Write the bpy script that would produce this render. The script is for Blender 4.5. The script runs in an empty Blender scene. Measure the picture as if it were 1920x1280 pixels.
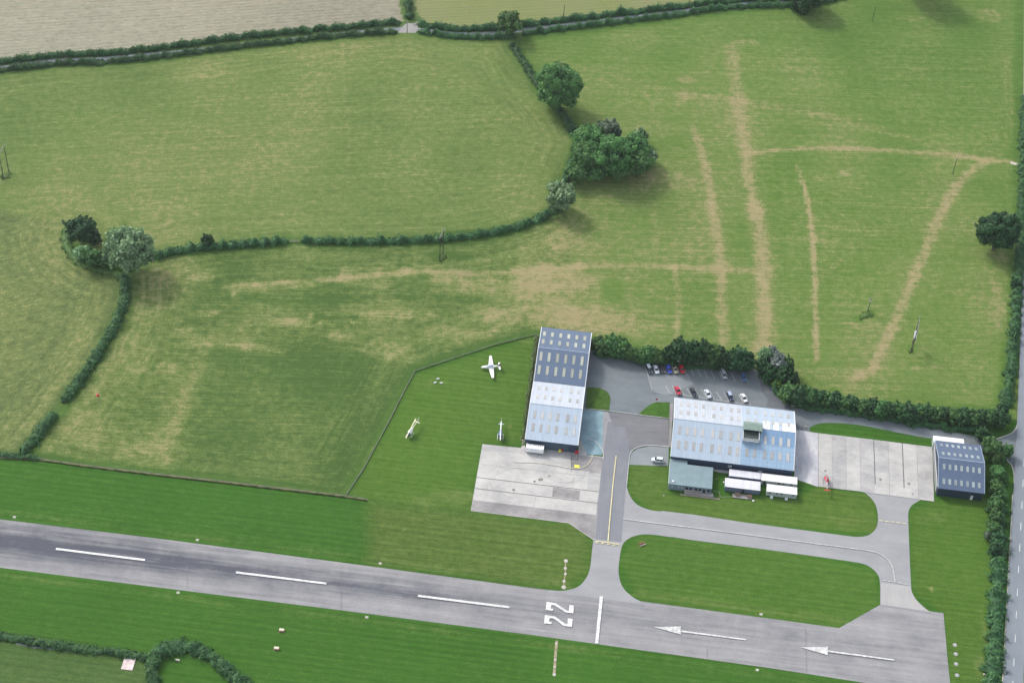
import bpy, bmesh, math, random
import numpy as np
from mathutils import Vector, Matrix
random.seed(7); RNG = np.random.default_rng(7)
R = math.radians
SC = bpy.context.scene
COL = SC.collection
# ------------------------------------------------------------------ camera (aerial, long lens, slight bank)
F_PX, TILT, ROLL, AZ, CAM_H = 3400.0, R(45.055), R(3.809), R(-3.921), 500.0
_F = Vector((0, math.cos(TILT), -math.sin(TILT))); _X = Vector((1, 0, 0)); _U = Vector((0, math.sin(TILT), math.cos(TILT)))
CX = _X*math.cos(ROLL)+_U*math.sin(ROLL); CU = -_X*math.sin(ROLL)+_U*math.cos(ROLL)
cam_data = bpy.data.cameras.new('camera'); cam = bpy.data.objects.new('camera', cam_data); COL.objects.link(cam)
cam.matrix_world = Matrix(((CX.x, CU.x, -_F.x, 0), (CX.y, CU.y, -_F.y, 0), (CX.z, CU.z, -_F.z, CAM_H), (0, 0, 0, 1)))
cam_data.sensor_width = 36; cam_data.lens = F_PX/1920*36; cam_data.clip_end = 8000; cam_data.clip_start = 1
SC.camera = cam
# ------------------------------------------------------------------ world, sun, exposure
SUN_EL, SUN_DIR = 41.0, Vector((-0.74, 0.67, 0))        # horizontal direction towards the sun
w = bpy.data.worlds.new('World'); SC.world = w; w.use_nodes = True
nt = w.node_tree; bg = nt.nodes['Background']; sky = nt.nodes.new('ShaderNodeTexSky')
sky.sky_type = 'NISHITA'; sky.sun_disc = False; sky.sun_elevation = R(SUN_EL)
sky.sun_rotation = math.atan2(SUN_DIR.x, SUN_DIR.y); sky.dust_density = 3.0; sky.air_density = 1.2
hz = nt.nodes.new('ShaderNodeHueSaturation'); hz.inputs['Saturation'].default_value = 0.45
nt.links.new(sky.outputs[0], hz.inputs['Color']); nt.links.new(hz.outputs[0], bg.inputs[0]); bg.inputs[1].default_value = 0.15
sd = bpy.data.lights.new('sun', 'SUN'); sd.energy = 1.15; sd.angle = R(7); sd.color = (1, 0.955, 0.89)
sun = bpy.data.objects.new('sun', sd); COL.objects.link(sun)
sdir = Vector((SUN_DIR.x*math.cos(R(SUN_EL)), SUN_DIR.y*math.cos(R(SUN_EL)), math.sin(R(SUN_EL)))).normalized()
sun.rotation_euler = sdir.to_track_quat('Z', 'Y').to_euler(); sun.location = (0, 500, 300)
SC.view_settings.view_transform = 'Standard'; SC.view_settings.look = 'None'
SC.view_settings.exposure = 0.92; SC.view_settings.gamma = 1

# ------------------------------------------------------------------ helpers
def W(px, py, z=0.0):
    """where the line of sight of a picture point meets the level z"""
    v = _F*F_PX + CX*(px-960) + CU*(640-py); t = (z-CAM_H)/v.z
    return Vector((v.x*t, v.y*t, z))
def Wn(P, z=0.0):
    P = np.asarray(P, float); f = np.array(_F)*F_PX
    v = f + np.outer(P[:, 0]-960, np.array(CX)) + np.outer(640-P[:, 1], np.array(CU))
    t = (z-CAM_H)/v[:, 2]; return np.stack([v[:, 0]*t, v[:, 1]*t], 1)
CA, SA = math.cos(AZ), math.sin(AZ)
def G(u, v, z=0.0): return Vector((u*CA-v*SA, u*SA+v*CA, z))     # airfield grid -> world
def UV(px, py, z=0.0):
    q = W(px, py, z); return (q.x*CA+q.y*SA, -q.x*SA+q.y*CA)
def mpp(py): return 1.0/(3.911+(5.715-3.911)*py/1280.0)          # metres per picture pixel
def smooth(P, n=5):
    P = [Vector((a, b)) for a, b in P]; out = []
    for i in range(len(P)-1):
        p0 = P[max(i-1, 0)]; p1 = P[i]; p2 = P[i+1]; p3 = P[min(i+2, len(P)-1)]
        for k in range(n):
            t = k/n
            q = 0.5*((2*p1)+(p2-p0)*t+(2*p0-5*p1+4*p2-p3)*t*t+(3*p1-p0-3*p2+p3)*t**3)
            out.append((q.x, q.y))
    out.append((P[-1].x, P[-1].y)); return out
def tag(o, label=None, cat=None, group=None, kind=None):
    if label: o['label'] = label
    if cat: o['category'] = cat
    if group: o['group'] = group
    if kind: o['kind'] = kind
    return o
def link(name, me, mats, parent=None, loc=None, rz=0):
    for m in (mats if isinstance(mats, (list, tuple)) else [mats]): me.materials.append(m)
    o = bpy.data.objects.new(name, me); COL.objects.link(o)
    if parent: o.parent = parent
    if loc is not None: o.location = loc
    if rz: o.rotation_euler = (0, 0, rz)
    return o
def obj(name, bm, mats, parent=None, loc=None, rz=0, smooth_=False):
    me = bpy.data.meshes.new(name); bm.to_mesh(me); bm.free()
    if smooth_:
        for p in me.polygons: p.use_smooth = True
    return link(name, me, mats, parent, loc, rz)
def thing(name, label, cat, loc=(0, 0, 0), rz=0, group=None):
    o = bpy.data.objects.new(name, None); COL.objects.link(o); o.location = loc; o.rotation_euler = (0, 0, rz)
    o.empty_display_size = 0.5
    return tag(o, label, cat, group)
def copy_tree(o, parent=None, root=True):
    c = o.copy(); COL.objects.link(c)
    if parent is not None: c.parent = parent
    for ch in list(o.children): copy_tree(ch, c)
    return c
def box(bm, x0, x1, y0, y1, z0, z1, mi=0):
    vs = [bm.verts.new(p) for p in ((x0, y0, z0), (x1, y0, z0), (x1, y1, z0), (x0, y1, z0), (x0, y0, z1), (x1, y0, z1), (x1, y1, z1), (x0, y1, z1))]
    for f in ((3, 2, 1, 0), (4, 5, 6, 7), (0, 1, 5, 4), (1, 2, 6, 5), (2, 3, 7, 6), (3, 0, 4, 7)):
        bm.faces.new([vs[i] for i in f]).material_index = mi
    return vs
def bevelbox(bm, x0, x1, y0, y1, z0, z1, b=0.05):
    vs = box(bm, x0, x1, y0, y1, z0, z1)
    es = {e for v in vs for e in v.link_edges}
    bmesh.ops.bevel(bm, geom=list(es), offset=b, segments=2, affect='EDGES')
def tube(bm, a, b, r0, r1=None, n=8):
    a = Vector(a); b = Vector(b); r1 = r0 if r1 is None else r1
    d = (b-a).normalized(); q = d.to_track_quat('Z', 'Y')
    A, B = [], []
    for i in range(n):
        an = 2*math.pi*i/n; c = q @ Vector((math.cos(an), math.sin(an), 0))
        A.append(bm.verts.new(a+c*r0)); B.append(bm.verts.new(b+c*r1))
    for i in range(n): bm.faces.new((A[i], A[(i+1) % n], B[(i+1) % n], B[i]))
    bm.faces.new(A[::-1]); bm.faces.new(B)
def loft(bm, sections, cap=True):
    rings = [[bm.verts.new(p) for p in s] for s in sections]; n = len(rings[0])
    for a, b in zip(rings, rings[1:]):
        for i in range(n): bm.faces.new((a[i], a[(i+1) % n], b[(i+1) % n], b[i]))
    if cap: bm.faces.new(rings[0][::-1]); bm.faces.new(rings[-1])
def ring(x, zc, ry, rz, n=12, pw=1.0, y0=0):
    out = []
    for i in range(n):
        a = 2*math.pi*i/n; c, s = math.cos(a), math.sin(a)
        out.append((x, y0+ry*math.copysign(abs(c)**pw, c), zc+rz*math.copysign(abs(s)**pw, s)))
    return out
def new(): return bmesh.new()

# ------------------------------------------------------------------ materials
def mat(name, col, rough=0.7, metal=0.0, var=0.12, scale=1.5, spec=0.4, stretch=None, bump=0.0, bscale=8):
    m = bpy.data.materials.new(name); m.use_nodes = True; n = m.node_tree; b = n.nodes['Principled BSDF']
    b.inputs['Roughness'].default_value = rough; b.inputs['Metallic'].default_value = metal
    b.inputs['Specular IOR Level'].default_value = spec
    tc = n.nodes.new('ShaderNodeTexCoord'); src = tc.outputs['Object']
    if stretch:
        mp = n.nodes.new('ShaderNodeMapping'); mp.inputs['Scale'].default_value = stretch; n.links.new(src, mp.inputs[0]); src = mp.outputs[0]
    no = n.nodes.new('ShaderNodeTexNoise'); no.inputs['Scale'].default_value = scale; no.inputs['Detail'].default_value = 5
    n.links.new(src, no.inputs['Vector'])
    mr = n.nodes.new('ShaderNodeMapRange'); mr.inputs[1].default_value = 0.3; mr.inputs[2].default_value = 0.7
    mr.inputs[3].default_value = 1-var; mr.inputs[4].default_value = 1+var; n.links.new(no.outputs[0], mr.inputs[0])
    mx = n.nodes.new('ShaderNodeMix'); mx.data_type = 'RGBA'; mx.blend_type = 'MULTIPLY'; mx.inputs[0].default_value = 1
    mx.inputs[6].default_value = (*col, 1); n.links.new(mr.outputs[0], mx.inputs[7]); n.links.new(mx.outputs[2], b.inputs['Base Color'])
    if bump:
        n2 = n.nodes.new('ShaderNodeTexNoise'); n2.inputs['Scale'].default_value = bscale; n.links.new(tc.outputs['Object'], n2.inputs['Vector'])
        bp = n.nodes.new('ShaderNodeBump'); bp.inputs['Strength'].default_value = bump; n.links.new(n2.outputs[0], bp.inputs['Height']); n.links.new(bp.outputs[0], b.inputs['Normal'])
    return m
def paving(name, light, dark, sx=0.02, sy=0.35, contrast=0.5, bands=None, crack=0.0):
    """worn paving: long streaks along the grid direction, blotches and fine grain; bands = (v, width, strength) of tyre dirt"""
    m = bpy.data.materials.new(name); m.use_nodes = True; n = m.node_tree; L = n.links; b = n.nodes['Principled BSDF']
    b.inputs['Roughness'].default_value = 0.85; b.inputs['Specular IOR Level'].default_value = 0.25
    tc = n.nodes.new('ShaderNodeTexCoord'); rot = n.nodes.new('ShaderNodeMapping'); rot.inputs['Rotation'].default_value = (0, 0, -AZ)
    L.new(tc.outputs['Object'], rot.inputs[0])
    def noise(scale3, detail=4, rough=0.6):
        mp = n.nodes.new('ShaderNodeMapping'); mp.inputs['Scale'].default_value = scale3; L.new(rot.outputs[0], mp.inputs[0])
        q = n.nodes.new('ShaderNodeTexNoise'); q.inputs['Scale'].default_value = 1; q.inputs['Detail'].default_value = detail; q.inputs['Roughness'].default_value = rough
        L.new(mp.outputs[0], q.inputs['Vector']); return q.outputs[0]
    def mth(op, a, c=None, k=None):
        q = n.nodes.new('ShaderNodeMath'); q.operation = op
        for i, x in enumerate((a, c, k)):
            if x is None: continue
            if isinstance(x, (int, float)): q.inputs[i].default_value = x
            else: L.new(x, q.inputs[i])
        return q.outputs[0]
    s = mth('ADD', mth('MULTIPLY', noise((sx, sy, 1)), 0.55), mth('MULTIPLY', noise((0.09, 0.13, 1), 3), 0.45))
    s = mth('ADD', s, mth('MULTIPLY', mth('SUBTRACT', noise((1.6, 1.6, 1), 3), 0.5), 0.22))
    s = mth('ADD', s, mth('MULTIPLY', mth('SUBTRACT', noise((sx*4, sy*5, 1), 3), 0.5), 0.26))
    s = mth('ADD', s, mth('MULTIPLY', mth('SUBTRACT', noise((0.5, 0.45, 1), 4, 0.7), 0.5), 0.18))
    s = mth('ADD', mth('MULTIPLY', mth('SUBTRACT', s, 0.5), contrast*5), 0.5)
    if bands:
        sep = n.nodes.new('ShaderNodeSeparateXYZ'); L.new(rot.outputs[0], sep.inputs[0])
        for (v0, wd, st, u0, u1) in bands:
            d = mth('DIVIDE', mth('SUBTRACT', sep.outputs[1], v0), wd)
            g = mth('POWER', 2.718, mth('MULTIPLY', mth('MULTIPLY', d, d), -1))
            mr = n.nodes.new('ShaderNodeMapRange'); mr.interpolation_type = 'SMOOTHSTEP'; L.new(sep.outputs[0], mr.inputs[0])
            mr.inputs[1].default_value = u0; mr.inputs[2].default_value = u1; mr.inputs[3].default_value = st; mr.inputs[4].default_value = 0.12*st
            s = mth('ADD', s, mth('MULTIPLY', mth('MULTIPLY', g, mr.outputs[0]), mth('ADD', noise((0.03, 0.9, 1), 3), 0.35)))
    cl = n.nodes.new('ShaderNodeClamp'); L.new(s, cl.inputs[0])
    mx = n.nodes.new('ShaderNodeMix'); mx.data_type = 'RGBA'; mx.inputs[6].default_value = (*light, 1); mx.inputs[7].default_value = (*dark, 1)
    L.new(cl.outputs[0], mx.inputs[0]); L.new(mx.outputs[2], b.inputs['Base Color'])
    return m
M = {}
M['runway'] = paving('runway asphalt', (0.30, 0.295, 0.30), (0.145, 0.15, 0.175), 0.015, 0.45, 0.42, [(0, 0, 0, 0, 0)] if False else None)
M['taxi'] = paving('taxiway asphalt', (0.314, 0.314, 0.319), (0.209, 0.215, 0.227), 0.04, 0.2, 0.35)
M['taxi_dark'] = paving('dark asphalt', (0.20, 0.20, 0.21), (0.12, 0.122, 0.135), 0.06, 0.3, 0.4)
M['taxi_new'] = paving('resurfaced taxiway', (0.214, 0.220, 0.237), (0.147, 0.157, 0.180), 0.3, 0.05, 0.35)
M['carpark'] = paving('car park tarmac', (0.190, 0.215, 0.225), (0.105, 0.122, 0.136), 0.05, 0.12, 0.4)
M['carpark_dark'] = paving('patched tarmac', (0.143, 0.156, 0.176), (0.088, 0.094, 0.107), 0.05, 0.12, 0.4)
M['carpark_pale'] = paving('worn tarmac', (0.250, 0.270, 0.280), (0.160, 0.180, 0.192), 0.05, 0.12, 0.45)
M['road'] = paving('road asphalt', (0.215, 0.240, 0.262), (0.155, 0.178, 0.205), 0.6, 0.03, 0.35)
M['lane'] = paving('lane asphalt', (0.220, 0.246, 0.267), (0.143, 0.162, 0.176), 0.05, 0.3, 0.4)
M['conc'] = paving('apron concrete', (0.484, 0.473, 0.448), (0.312, 0.306, 0.298), 0.12, 0.16, 0.55)
M['conc2'] = paving('apron concrete weathered', (0.433, 0.421, 0.407), (0.253, 0.251, 0.251), 0.12, 0.16, 0.55)
M['conc3'] = paving('apron concrete stained', (0.322, 0.305, 0.299), (0.160, 0.154, 0.159), 0.12, 0.16, 0.55)
M['conc_yard'] = paving('stained yard concrete', (0.600, 0.584, 0.584), (0.300, 0.307, 0.348), 0.25, 0.07, 0.5)
M['joint'] = mat('joint filler', (0.13, 0.12, 0.12), 0.9)
M['joint_pale'] = mat('pale joint', (0.27, 0.26, 0.25), 0.9)
M['teal'] = mat('faded teal paint', (0.190, 0.290, 0.330), 0.8, var=0.22, scale=0.3)
M['white_paint'] = mat('white road paint', (0.57, 0.57, 0.565), 0.65, var=0.24, scale=1.1)
M['worn_white'] = mat('worn white paint', (0.44, 0.44, 0.43), 0.7, var=0.25, scale=0.8)
M['yellow_paint'] = mat('faded yellow paint', (0.58, 0.52, 0.30), 0.7, var=0.2, scale=1)
M['bright_yellow'] = mat('yellow paint', (0.72, 0.66, 0.09), 0.7, var=0.12)
M['kerb'] = mat('kerb concrete', (0.42, 0.40, 0.36), 0.9, var=0.15)
M['soil'] = mat('bare soil', (0.27, 0.23, 0.15), 0.95, var=0.3, scale=0.8)
def leafmat(name, c1, c2, c3=None):
    m = bpy.data.materials.new(name); m.use_nodes = True; n = m.node_tree; L = n.links; b = n.nodes['Principled BSDF']
    b.inputs['Roughness'].default_value = 0.62; b.inputs['Specular IOR Level'].default_value = 0.25
    at = n.nodes.new('ShaderNodeAttribute'); at.attribute_name = 'tint'
    oi = n.nodes.new('ShaderNodeObjectInfo')
    mx = n.nodes.new('ShaderNodeMix'); mx.data_type = 'RGBA'; mx.inputs[6].default_value = (*c1, 1); mx.inputs[7].default_value = (*c2, 1)
    L.new(at.outputs['Fac'], mx.inputs[0])
    hs = n.nodes.new('ShaderNodeHueSaturation'); mr = n.nodes.new('ShaderNodeMapRange'); L.new(oi.outputs['Random'], mr.inputs[0])
    mr.inputs[3].default_value = 0.8; mr.inputs[4].default_value = 1.2; L.new(mr.outputs[0], hs.inputs['Value'])
    mr2 = n.nodes.new('ShaderNodeMapRange'); L.new(oi.outputs['Random'], mr2.inputs[0]); mr2.inputs[3].default_value = 0.485; mr2.inputs[4].default_value = 0.51
    L.new(mr2.outputs[0], hs.inputs['Hue']); L.new(mx.outputs[2], hs.inputs['Color']); L.new(hs.outputs[0], b.inputs['Base Color'])
    tr = n.nodes.new('ShaderNodeBsdfTranslucent'); L.new(hs.outputs[0], tr.inputs[0]); ms = n.nodes.new('ShaderNodeMixShader'); ms.inputs[0].default_value = 0.22
    L.new(b.outputs[0], ms.inputs[1]); L.new(tr.outputs[0], ms.inputs[2]); L.new(ms.outputs[0], n.nodes['Material Output'].inputs[0])
    return m
M['leaf'] = leafmat('broadleaf foliage', (0.048, 0.123, 0.040), (0.113, 0.249, 0.068))
M['leaf_dark'] = leafmat('dark foliage', (0.019, 0.062, 0.027), (0.044, 0.122, 0.043))
M['leaf_silver'] = leafmat('willow foliage', (0.098, 0.189, 0.085), (0.328, 0.512, 0.257))
M['leaf_pale'] = leafmat('silvery foliage', (0.13, 0.17, 0.15), (0.34, 0.39, 0.36))
M['leaf_lime'] = leafmat('lime foliage', (0.10, 0.17, 0.03), (0.20, 0.30, 0.06))
M['hedge'] = leafmat('hedge foliage', (0.029, 0.090, 0.034), (0.072, 0.179, 0.053))
M['twig'] = leafmat('sparse grey twigs', (0.065, 0.105, 0.060), (0.14, 0.19, 0.12))
M['tallgrass'] = leafmat('long grass', (0.045, 0.080, 0.022), (0.115, 0.150, 0.045))
M['straw'] = leafmat('dry long grass', (0.12, 0.13, 0.05), (0.24, 0.22, 0.10))
M['greengrass'] = leafmat('lush tussock', (0.065, 0.135, 0.03), (0.12, 0.20, 0.05))
M['bark'] = mat('bark', (0.10, 0.085, 0.07), 0.95, var=0.3, scale=3)
M['polesteel'] = mat('weathered crossarm', (0.20, 0.20, 0.195), 0.7)
M['polewood'] = mat('creosoted wood', (0.055, 0.048, 0.045), 0.9, var=0.2)
M['steel'] = mat('galvanised steel', (0.42, 0.43, 0.44), 0.5, 0.4)
M['wood'] = mat('weathered timber', (0.26, 0.225, 0.19), 0.9, var=0.2, stretch=(0.3, 6, 1))
M['wood_grey'] = mat('grey decking', (0.27, 0.255, 0.25), 0.9, var=0.2, stretch=(0.3, 6, 1))
M['brown'] = mat('brown timber', (0.16, 0.10, 0.07), 0.9)
def rooflight(name, col, var):
    m = mat(name, col, 0.4, var=var, scale=1.8); n = m.node_tree; oi = n.nodes.new('ShaderNodeObjectInfo'); b = n.nodes['Principled BSDF']
    src = b.inputs['Base Color'].links[0].from_socket; hs = n.nodes.new('ShaderNodeHueSaturation'); mr = n.nodes.new('ShaderNodeMapRange')
    n.links.new(oi.outputs['Random'], mr.inputs[0]); mr.inputs[3].default_value = 0.78; mr.inputs[4].default_value = 1.2
    n.links.new(mr.outputs[0], hs.inputs['Value']); n.links.new(src, hs.inputs['Color']); n.links.new(hs.outputs[0], b.inputs['Base Color']); return m
def roofmat(name, col, seam=0.10, gx=1.0, gy=3.0, rough=0.45, streak=0.065, stops=None):
    m = bpy.data.materials.new(name); m.use_nodes = True; n = m.node_tree; L = n.links; b = n.nodes['Principled BSDF']
    b.inputs['Roughness'].default_value = rough; b.inputs['Specular IOR Level'].default_value = 0.35
    tc = n.nodes.new('ShaderNodeTexCoord'); br = n.nodes.new('ShaderNodeTexBrick'); L.new(tc.outputs['Object'], br.inputs['Vector'])
    br.offset = 0.0; br.inputs['Scale'].default_value = 1; br.inputs['Brick Width'].default_value = gx; br.inputs['Row Height'].default_value = gy
    br.inputs['Mortar Size'].default_value = 0.10; br.inputs['Mortar Smooth'].default_value = 0.6
    c2 = tuple(min(1, x*(1-seam)) for x in col); c3 = tuple(min(1, x*1.05) for x in col)
    br.inputs['Color1'].default_value = (*col, 1); br.inputs['Color2'].default_value = (*c3, 1); br.inputs['Mortar'].default_value = (*c2, 1)
    mp = n.nodes.new('ShaderNodeMapping'); mp.inputs['Scale'].default_value = (0.9, 0.1, 0.1); L.new(tc.outputs['Object'], mp.inputs[0])
    no = n.nodes.new('ShaderNodeTexNoise'); no.inputs['Scale'].default_value = 1; no.inputs['Detail'].default_value = 5; L.new(mp.outputs[0], no.inputs['Vector'])
    mr = n.nodes.new('ShaderNodeMapRange'); mr.inputs[1].default_value = 0.3; mr.inputs[2].default_value = 0.7; mr.inputs[3].default_value = 1-streak; mr.inputs[4].default_value = 1+streak
    L.new(no.outputs[0], mr.inputs[0])
    mx = n.nodes.new('ShaderNodeMix'); mx.data_type = 'RGBA'; mx.blend_type = 'MULTIPLY'; mx.inputs[0].default_value = 1
    L.new(br.outputs[0], mx.inputs[6]); L.new(mr.outputs[0], mx.inputs[7]); L.new(mx.outputs[2], b.inputs['Base Color'])
    wv = n.nodes.new('ShaderNodeTexWave'); wv.inputs['Scale'].default_value = 3.0; wv.bands_direction = 'X'; L.new(tc.outputs['Object'], wv.inputs[0])
    bp = n.nodes.new('ShaderNodeBump'); bp.inputs['Strength'].default_value = 0.12; bp.inputs['Distance'].default_value = 0.03
    L.new(wv.outputs[0], bp.inputs['Height']); L.new(bp.outputs[0], b.inputs['Normal'])
    return m
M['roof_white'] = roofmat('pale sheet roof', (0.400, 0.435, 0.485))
M['roof_blue_and_shade'] = roofmat('pale blue and shaded white sheet roof', (0.345, 0.410, 0.485))  # white roofs' south shade put into the colour; also the blue half's north slope
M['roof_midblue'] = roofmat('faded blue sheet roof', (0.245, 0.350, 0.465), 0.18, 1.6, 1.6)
M['roof_deepblue'] = roofmat('stronger blue sheet roof', (0.165, 0.270, 0.405), 0.12, 1.6, 1.6)
M['roof_brilliant'] = roofmat('new white sheets', (0.66, 0.70, 0.74), 0.05)
M['roof_slate'] = roofmat('slate blue sheet roof', (0.088, 0.125, 0.190), 0.06)
M['roof_slate2'] = roofmat('dark grey blue sheet roof', (0.078, 0.110, 0.175), 0.06)
M['felt_green'] = mat('grey green roof felt', (0.174, 0.240, 0.262), 0.9, var=0.10, scale=0.35)
M['green_sheet'] = mat('green sheet roof', (0.17, 0.235, 0.20), 0.7, var=0.12, scale=0.6)
M['cabin_white'] = mat('white cabin roof', (0.72, 0.71, 0.70), 0.6, var=0.06, scale=0.4)
M['cabin_grey'] = roofmat('pale grey cabin roof', (0.56, 0.56, 0.60), 0.25, 3.0, 1.4)
M['cabin_wall'] = mat('pale cabin wall', (0.36, 0.40, 0.39), 0.6, var=0.05)
M['cabin_blue'] = mat('slate blue cabin wall', (0.105, 0.14, 0.205), 0.6, var=0.08)
M['wall_navy'] = mat('navy cladding', (0.035, 0.055, 0.095), 0.6, var=0.12, stretch=(5, 5, 0.3))
M['wall_dark'] = mat('near black cladding', (0.022, 0.035, 0.06), 0.6, var=0.12, stretch=(5, 5, 0.3))
M['wall_blue'] = mat('grey blue rendered wall', (0.17, 0.225, 0.27), 0.8, var=0.1)
M['trim'] = mat('white trim', (0.66, 0.68, 0.70), 0.5, var=0.03)
M['trim_grey'] = mat('grey trim', (0.26, 0.32, 0.40), 0.5, var=0.03)
M['skylight'] = rooflight('weathered rooflight', (0.33, 0.34, 0.28), 0.3); M['skylight_grey'] = rooflight('grey rooflight', (0.26, 0.30, 0.30), 0.3)
M['skylight2'] = rooflight('stained rooflight', (0.37, 0.365, 0.35), 0.2)
M['skyframe'] = mat('ochre flashing', (0.42, 0.38, 0.26), 0.6, var=0.15)
M['glass'] = mat('dark glass', (0.02, 0.025, 0.03), 0.08, spec=0.6, var=0.02)
M['glass_blue'] = mat('tinted canopy', (0.03, 0.05, 0.11), 0.08, spec=0.6, var=0.02)
M['rubber'] = mat('rubber', (0.02, 0.02, 0.02), 0.9)
M['chrome'] = mat('alloy', (0.5, 0.5, 0.5), 0.35, 0.8)
M['lamp'] = mat('lamp lens', (0.7, 0.7, 0.68), 0.2)
M['stone'] = mat('pale stone', (0.40, 0.385, 0.33), 0.9, var=0.2)
M['rubble'] = mat('rubble', (0.33, 0.30, 0.24), 0.95, var=0.4, scale=2)
M['grey_wall'] = mat('grey blockwork', (0.30, 0.30, 0.29), 0.9, var=0.15)
M['tankwhite'] = mat('white tank paint', (0.85, 0.85, 0.85), 0.4, var=0.04)
M['black'] = mat('black paint', (0.02, 0.02, 0.022), 0.5)
M['red'] = mat('red paint', (0.52, 0.03, 0.04), 0.4, var=0.06)
M['dullred'] = mat('faded red paint', (0.30, 0.10, 0.085), 0.7)
M['cream'] = mat('cream paint', (0.60, 0.55, 0.42), 0.6)
M['water'] = mat('stream water', (0.12, 0.15, 0.16), 0.12, spec=0.6)
M['rust'] = mat('rusty brown', (0.16, 0.075, 0.05), 0.8)
def paint(name, c, r=0.28): return mat(name, c, r, var=0.03, spec=0.5)

# ------------------------------------------------------------------ ground: one sheet to the horizon, fine in the middle
def inpoly(P, poly):
    x, y = P[:, 0], P[:, 1]; c = np.zeros(len(P), bool); n = len(poly); j = n-1
    for i in range(n):
        xi, yi = poly[i]; xj, yj = poly[j]
        k = ((yi > y) != (yj > y)) & (x < (xj-xi)*(y-yi)/(yj-yi+1e-12)+xi); c ^= k; j = i
    return c
def pdist(P, line):
    d = np.full(len(P), 1e9)
    for a, b in zip(line[:-1], line[1:]):
        ab = b-a; t = np.clip(((P-a) @ ab)/(ab @ ab+1e-9), 0, 1)
        q = a+t[:, None]*ab; d = np.minimum(d, np.hypot(P[:, 0]-q[:, 0], P[:, 1]-q[:, 1]))
    return d
def sst(e0, e1, x):
    t = np.clip((x-e0)/(e1-e0), 0, 1); return t*t*(3-2*t)
S_HEDGE = smooth([(-60, 142), (0, 134), (110, 121), (200, 118), (330, 104), (447, 89), (560, 77), (640, 68), (745, 61)], 3)
HEDGE_IN1 = smooth([(958, 84), (972, 106), (987, 128), (1010, 163), (1040, 198), (1058, 222), (1077, 252)], 3)
HEDGE_CURVE = smooth([(1077, 252), (1083, 268), (1070, 310), (1058, 345), (1045, 384), (1025, 405), (970, 427), (905, 441), (850, 448), (790, 452), (680, 455), (565, 453)], 3)
HEDGE_MID = smooth([(540, 453), (470, 459), (400, 464), (340, 471), (288, 483)], 3)
HEDGE_SW = smooth([(234, 518), (235, 560), (225, 592), (210, 622), (180, 672), (147, 720), (117, 755)], 3)
HEDGE_SW2 = smooth([(106, 776), (78, 808), (58, 833), (42, 852)], 3)
FIELD_S = [(0, 858), (80, 862), (150, 872), (300, 890), (450, 907), (560, 920), (645, 930)]
FENCE_A = [(650, 928), (682, 879), (730, 790), (755, 740), (778, 697), (850, 673), (930, 647), (1006, 628)]
xs = np.concatenate([[-4000, -2500, -1500, -900, -600, -450, -350], np.arange(-285, 285, 1.25), [350, 450, 600, 900, 1500, 2500, 4000]])
ys = np.concatenate([[-3000, -1200, -400, 0, 150, 250], np.arange(312, 805, 1.25), [880, 1000, 1200, 1500, 2000, 3000, 5000]])
gx, gy = np.meshgrid(xs, ys); PT = np.stack([gx.ravel(), gy.ravel()], 1)
# large scale unevenness made from sums of waves (cheap value noise)
def wave_noise(P, sc, seed, sx=1.0, sy=1.0, n=14):
    r = np.random.default_rng(seed); o = np.zeros(len(P))
    for k in range(n):
        a = r.uniform(0, 2*math.pi); f = sc*r.uniform(0.5, 2.0); ph = r.uniform(0, 6.28)
        o += np.sin((P[:, 0]*math.cos(a)*sx+P[:, 1]*math.sin(a)*sy)*f+ph)
    return o/math.sqrt(n)
def poly(px): return Wn(px)
green = np.tile(np.array([0.125, 0.165, 0.052]), (len(PT), 1)); dry = np.full(len(PT), 0.35); amp = np.full(len(PT), 1.0)
rowd = np.zeros((len(PT), 2)); rowd[:, 0] = CA; rowd[:, 1] = SA
def setrow(mask, a, b):
    d = (W(*b)-W(*a)); d = np.array([d.x, d.y]); d /= np.hypot(*d); rowd[mask] = d
Z = {}
Z['nw'] = inpoly(PT, poly([(-300, 165)]+S_HEDGE+[(783, 64), (850, 70), (958, 72)]+HEDGE_IN1+HEDGE_CURVE+[(552, 453)]+HEDGE_MID+[(190, 490), (130, 455), (125, 420), (-300, 330)]))
Z['w'] = inpoly(PT, poly([(-300, 330), (125, 420), (128, 470), (190, 510)]+HEDGE_SW+HEDGE_SW2+[(0, 858), (-300, 820)]))
Z['mid'] = inpoly(PT, poly([(288, 485), (400, 468), (565, 455), (1000, 420), (1100, 400), (1180, 640), (1006, 628)]+FENCE_A[::-1]+FIELD_S[::-1]+[(42, 852), (60, 835), (117, 757), (210, 622), (236, 520)]))
Z['e'] = inpoly(PT, poly([(958, 80), (985, 66), (1280, 30), (1400, 18), (1530, 5), (2600, -200), (2300, 700), (1890, 790), (1750, 800), (1480, 740), (1420, 690), (1110, 640), (1080, 560), (1060, 400), (1085, 260), (1040, 200)]))
Z['stub'] = inpoly(PT, poly([(-900, -700), (770, -500), (748, 0), (750, 22), (756, 40), (640, 55), (447, 73), (200, 103), (0, 119), (-900, 230)]))
Z['crop'] = inpoly(PT, poly([(770, -500), (775, 0), (783, 25), (800, 44), (870, 54), (983, 46), (1107, 31), (1280, 10), (1480, -14), (2600, -160), (2600, -700)]))
air = ~(Z['nw'] | Z['w'] | Z['mid'] | Z['e'] | Z['stub'] | Z['crop']) & (PT[:, 1] < 560)
green[air] = (0.034, 0.102, 0.011); dry[air] = 0.02; amp[air] = 0.45
lane_strip = ~(Z['nw'] | Z['w'] | Z['mid'] | Z['e'] | Z['stub'] | Z['crop'] | air); green[lane_strip] = (0.06, 0.11, 0.03); dry[lane_strip] = 0.05
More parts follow.
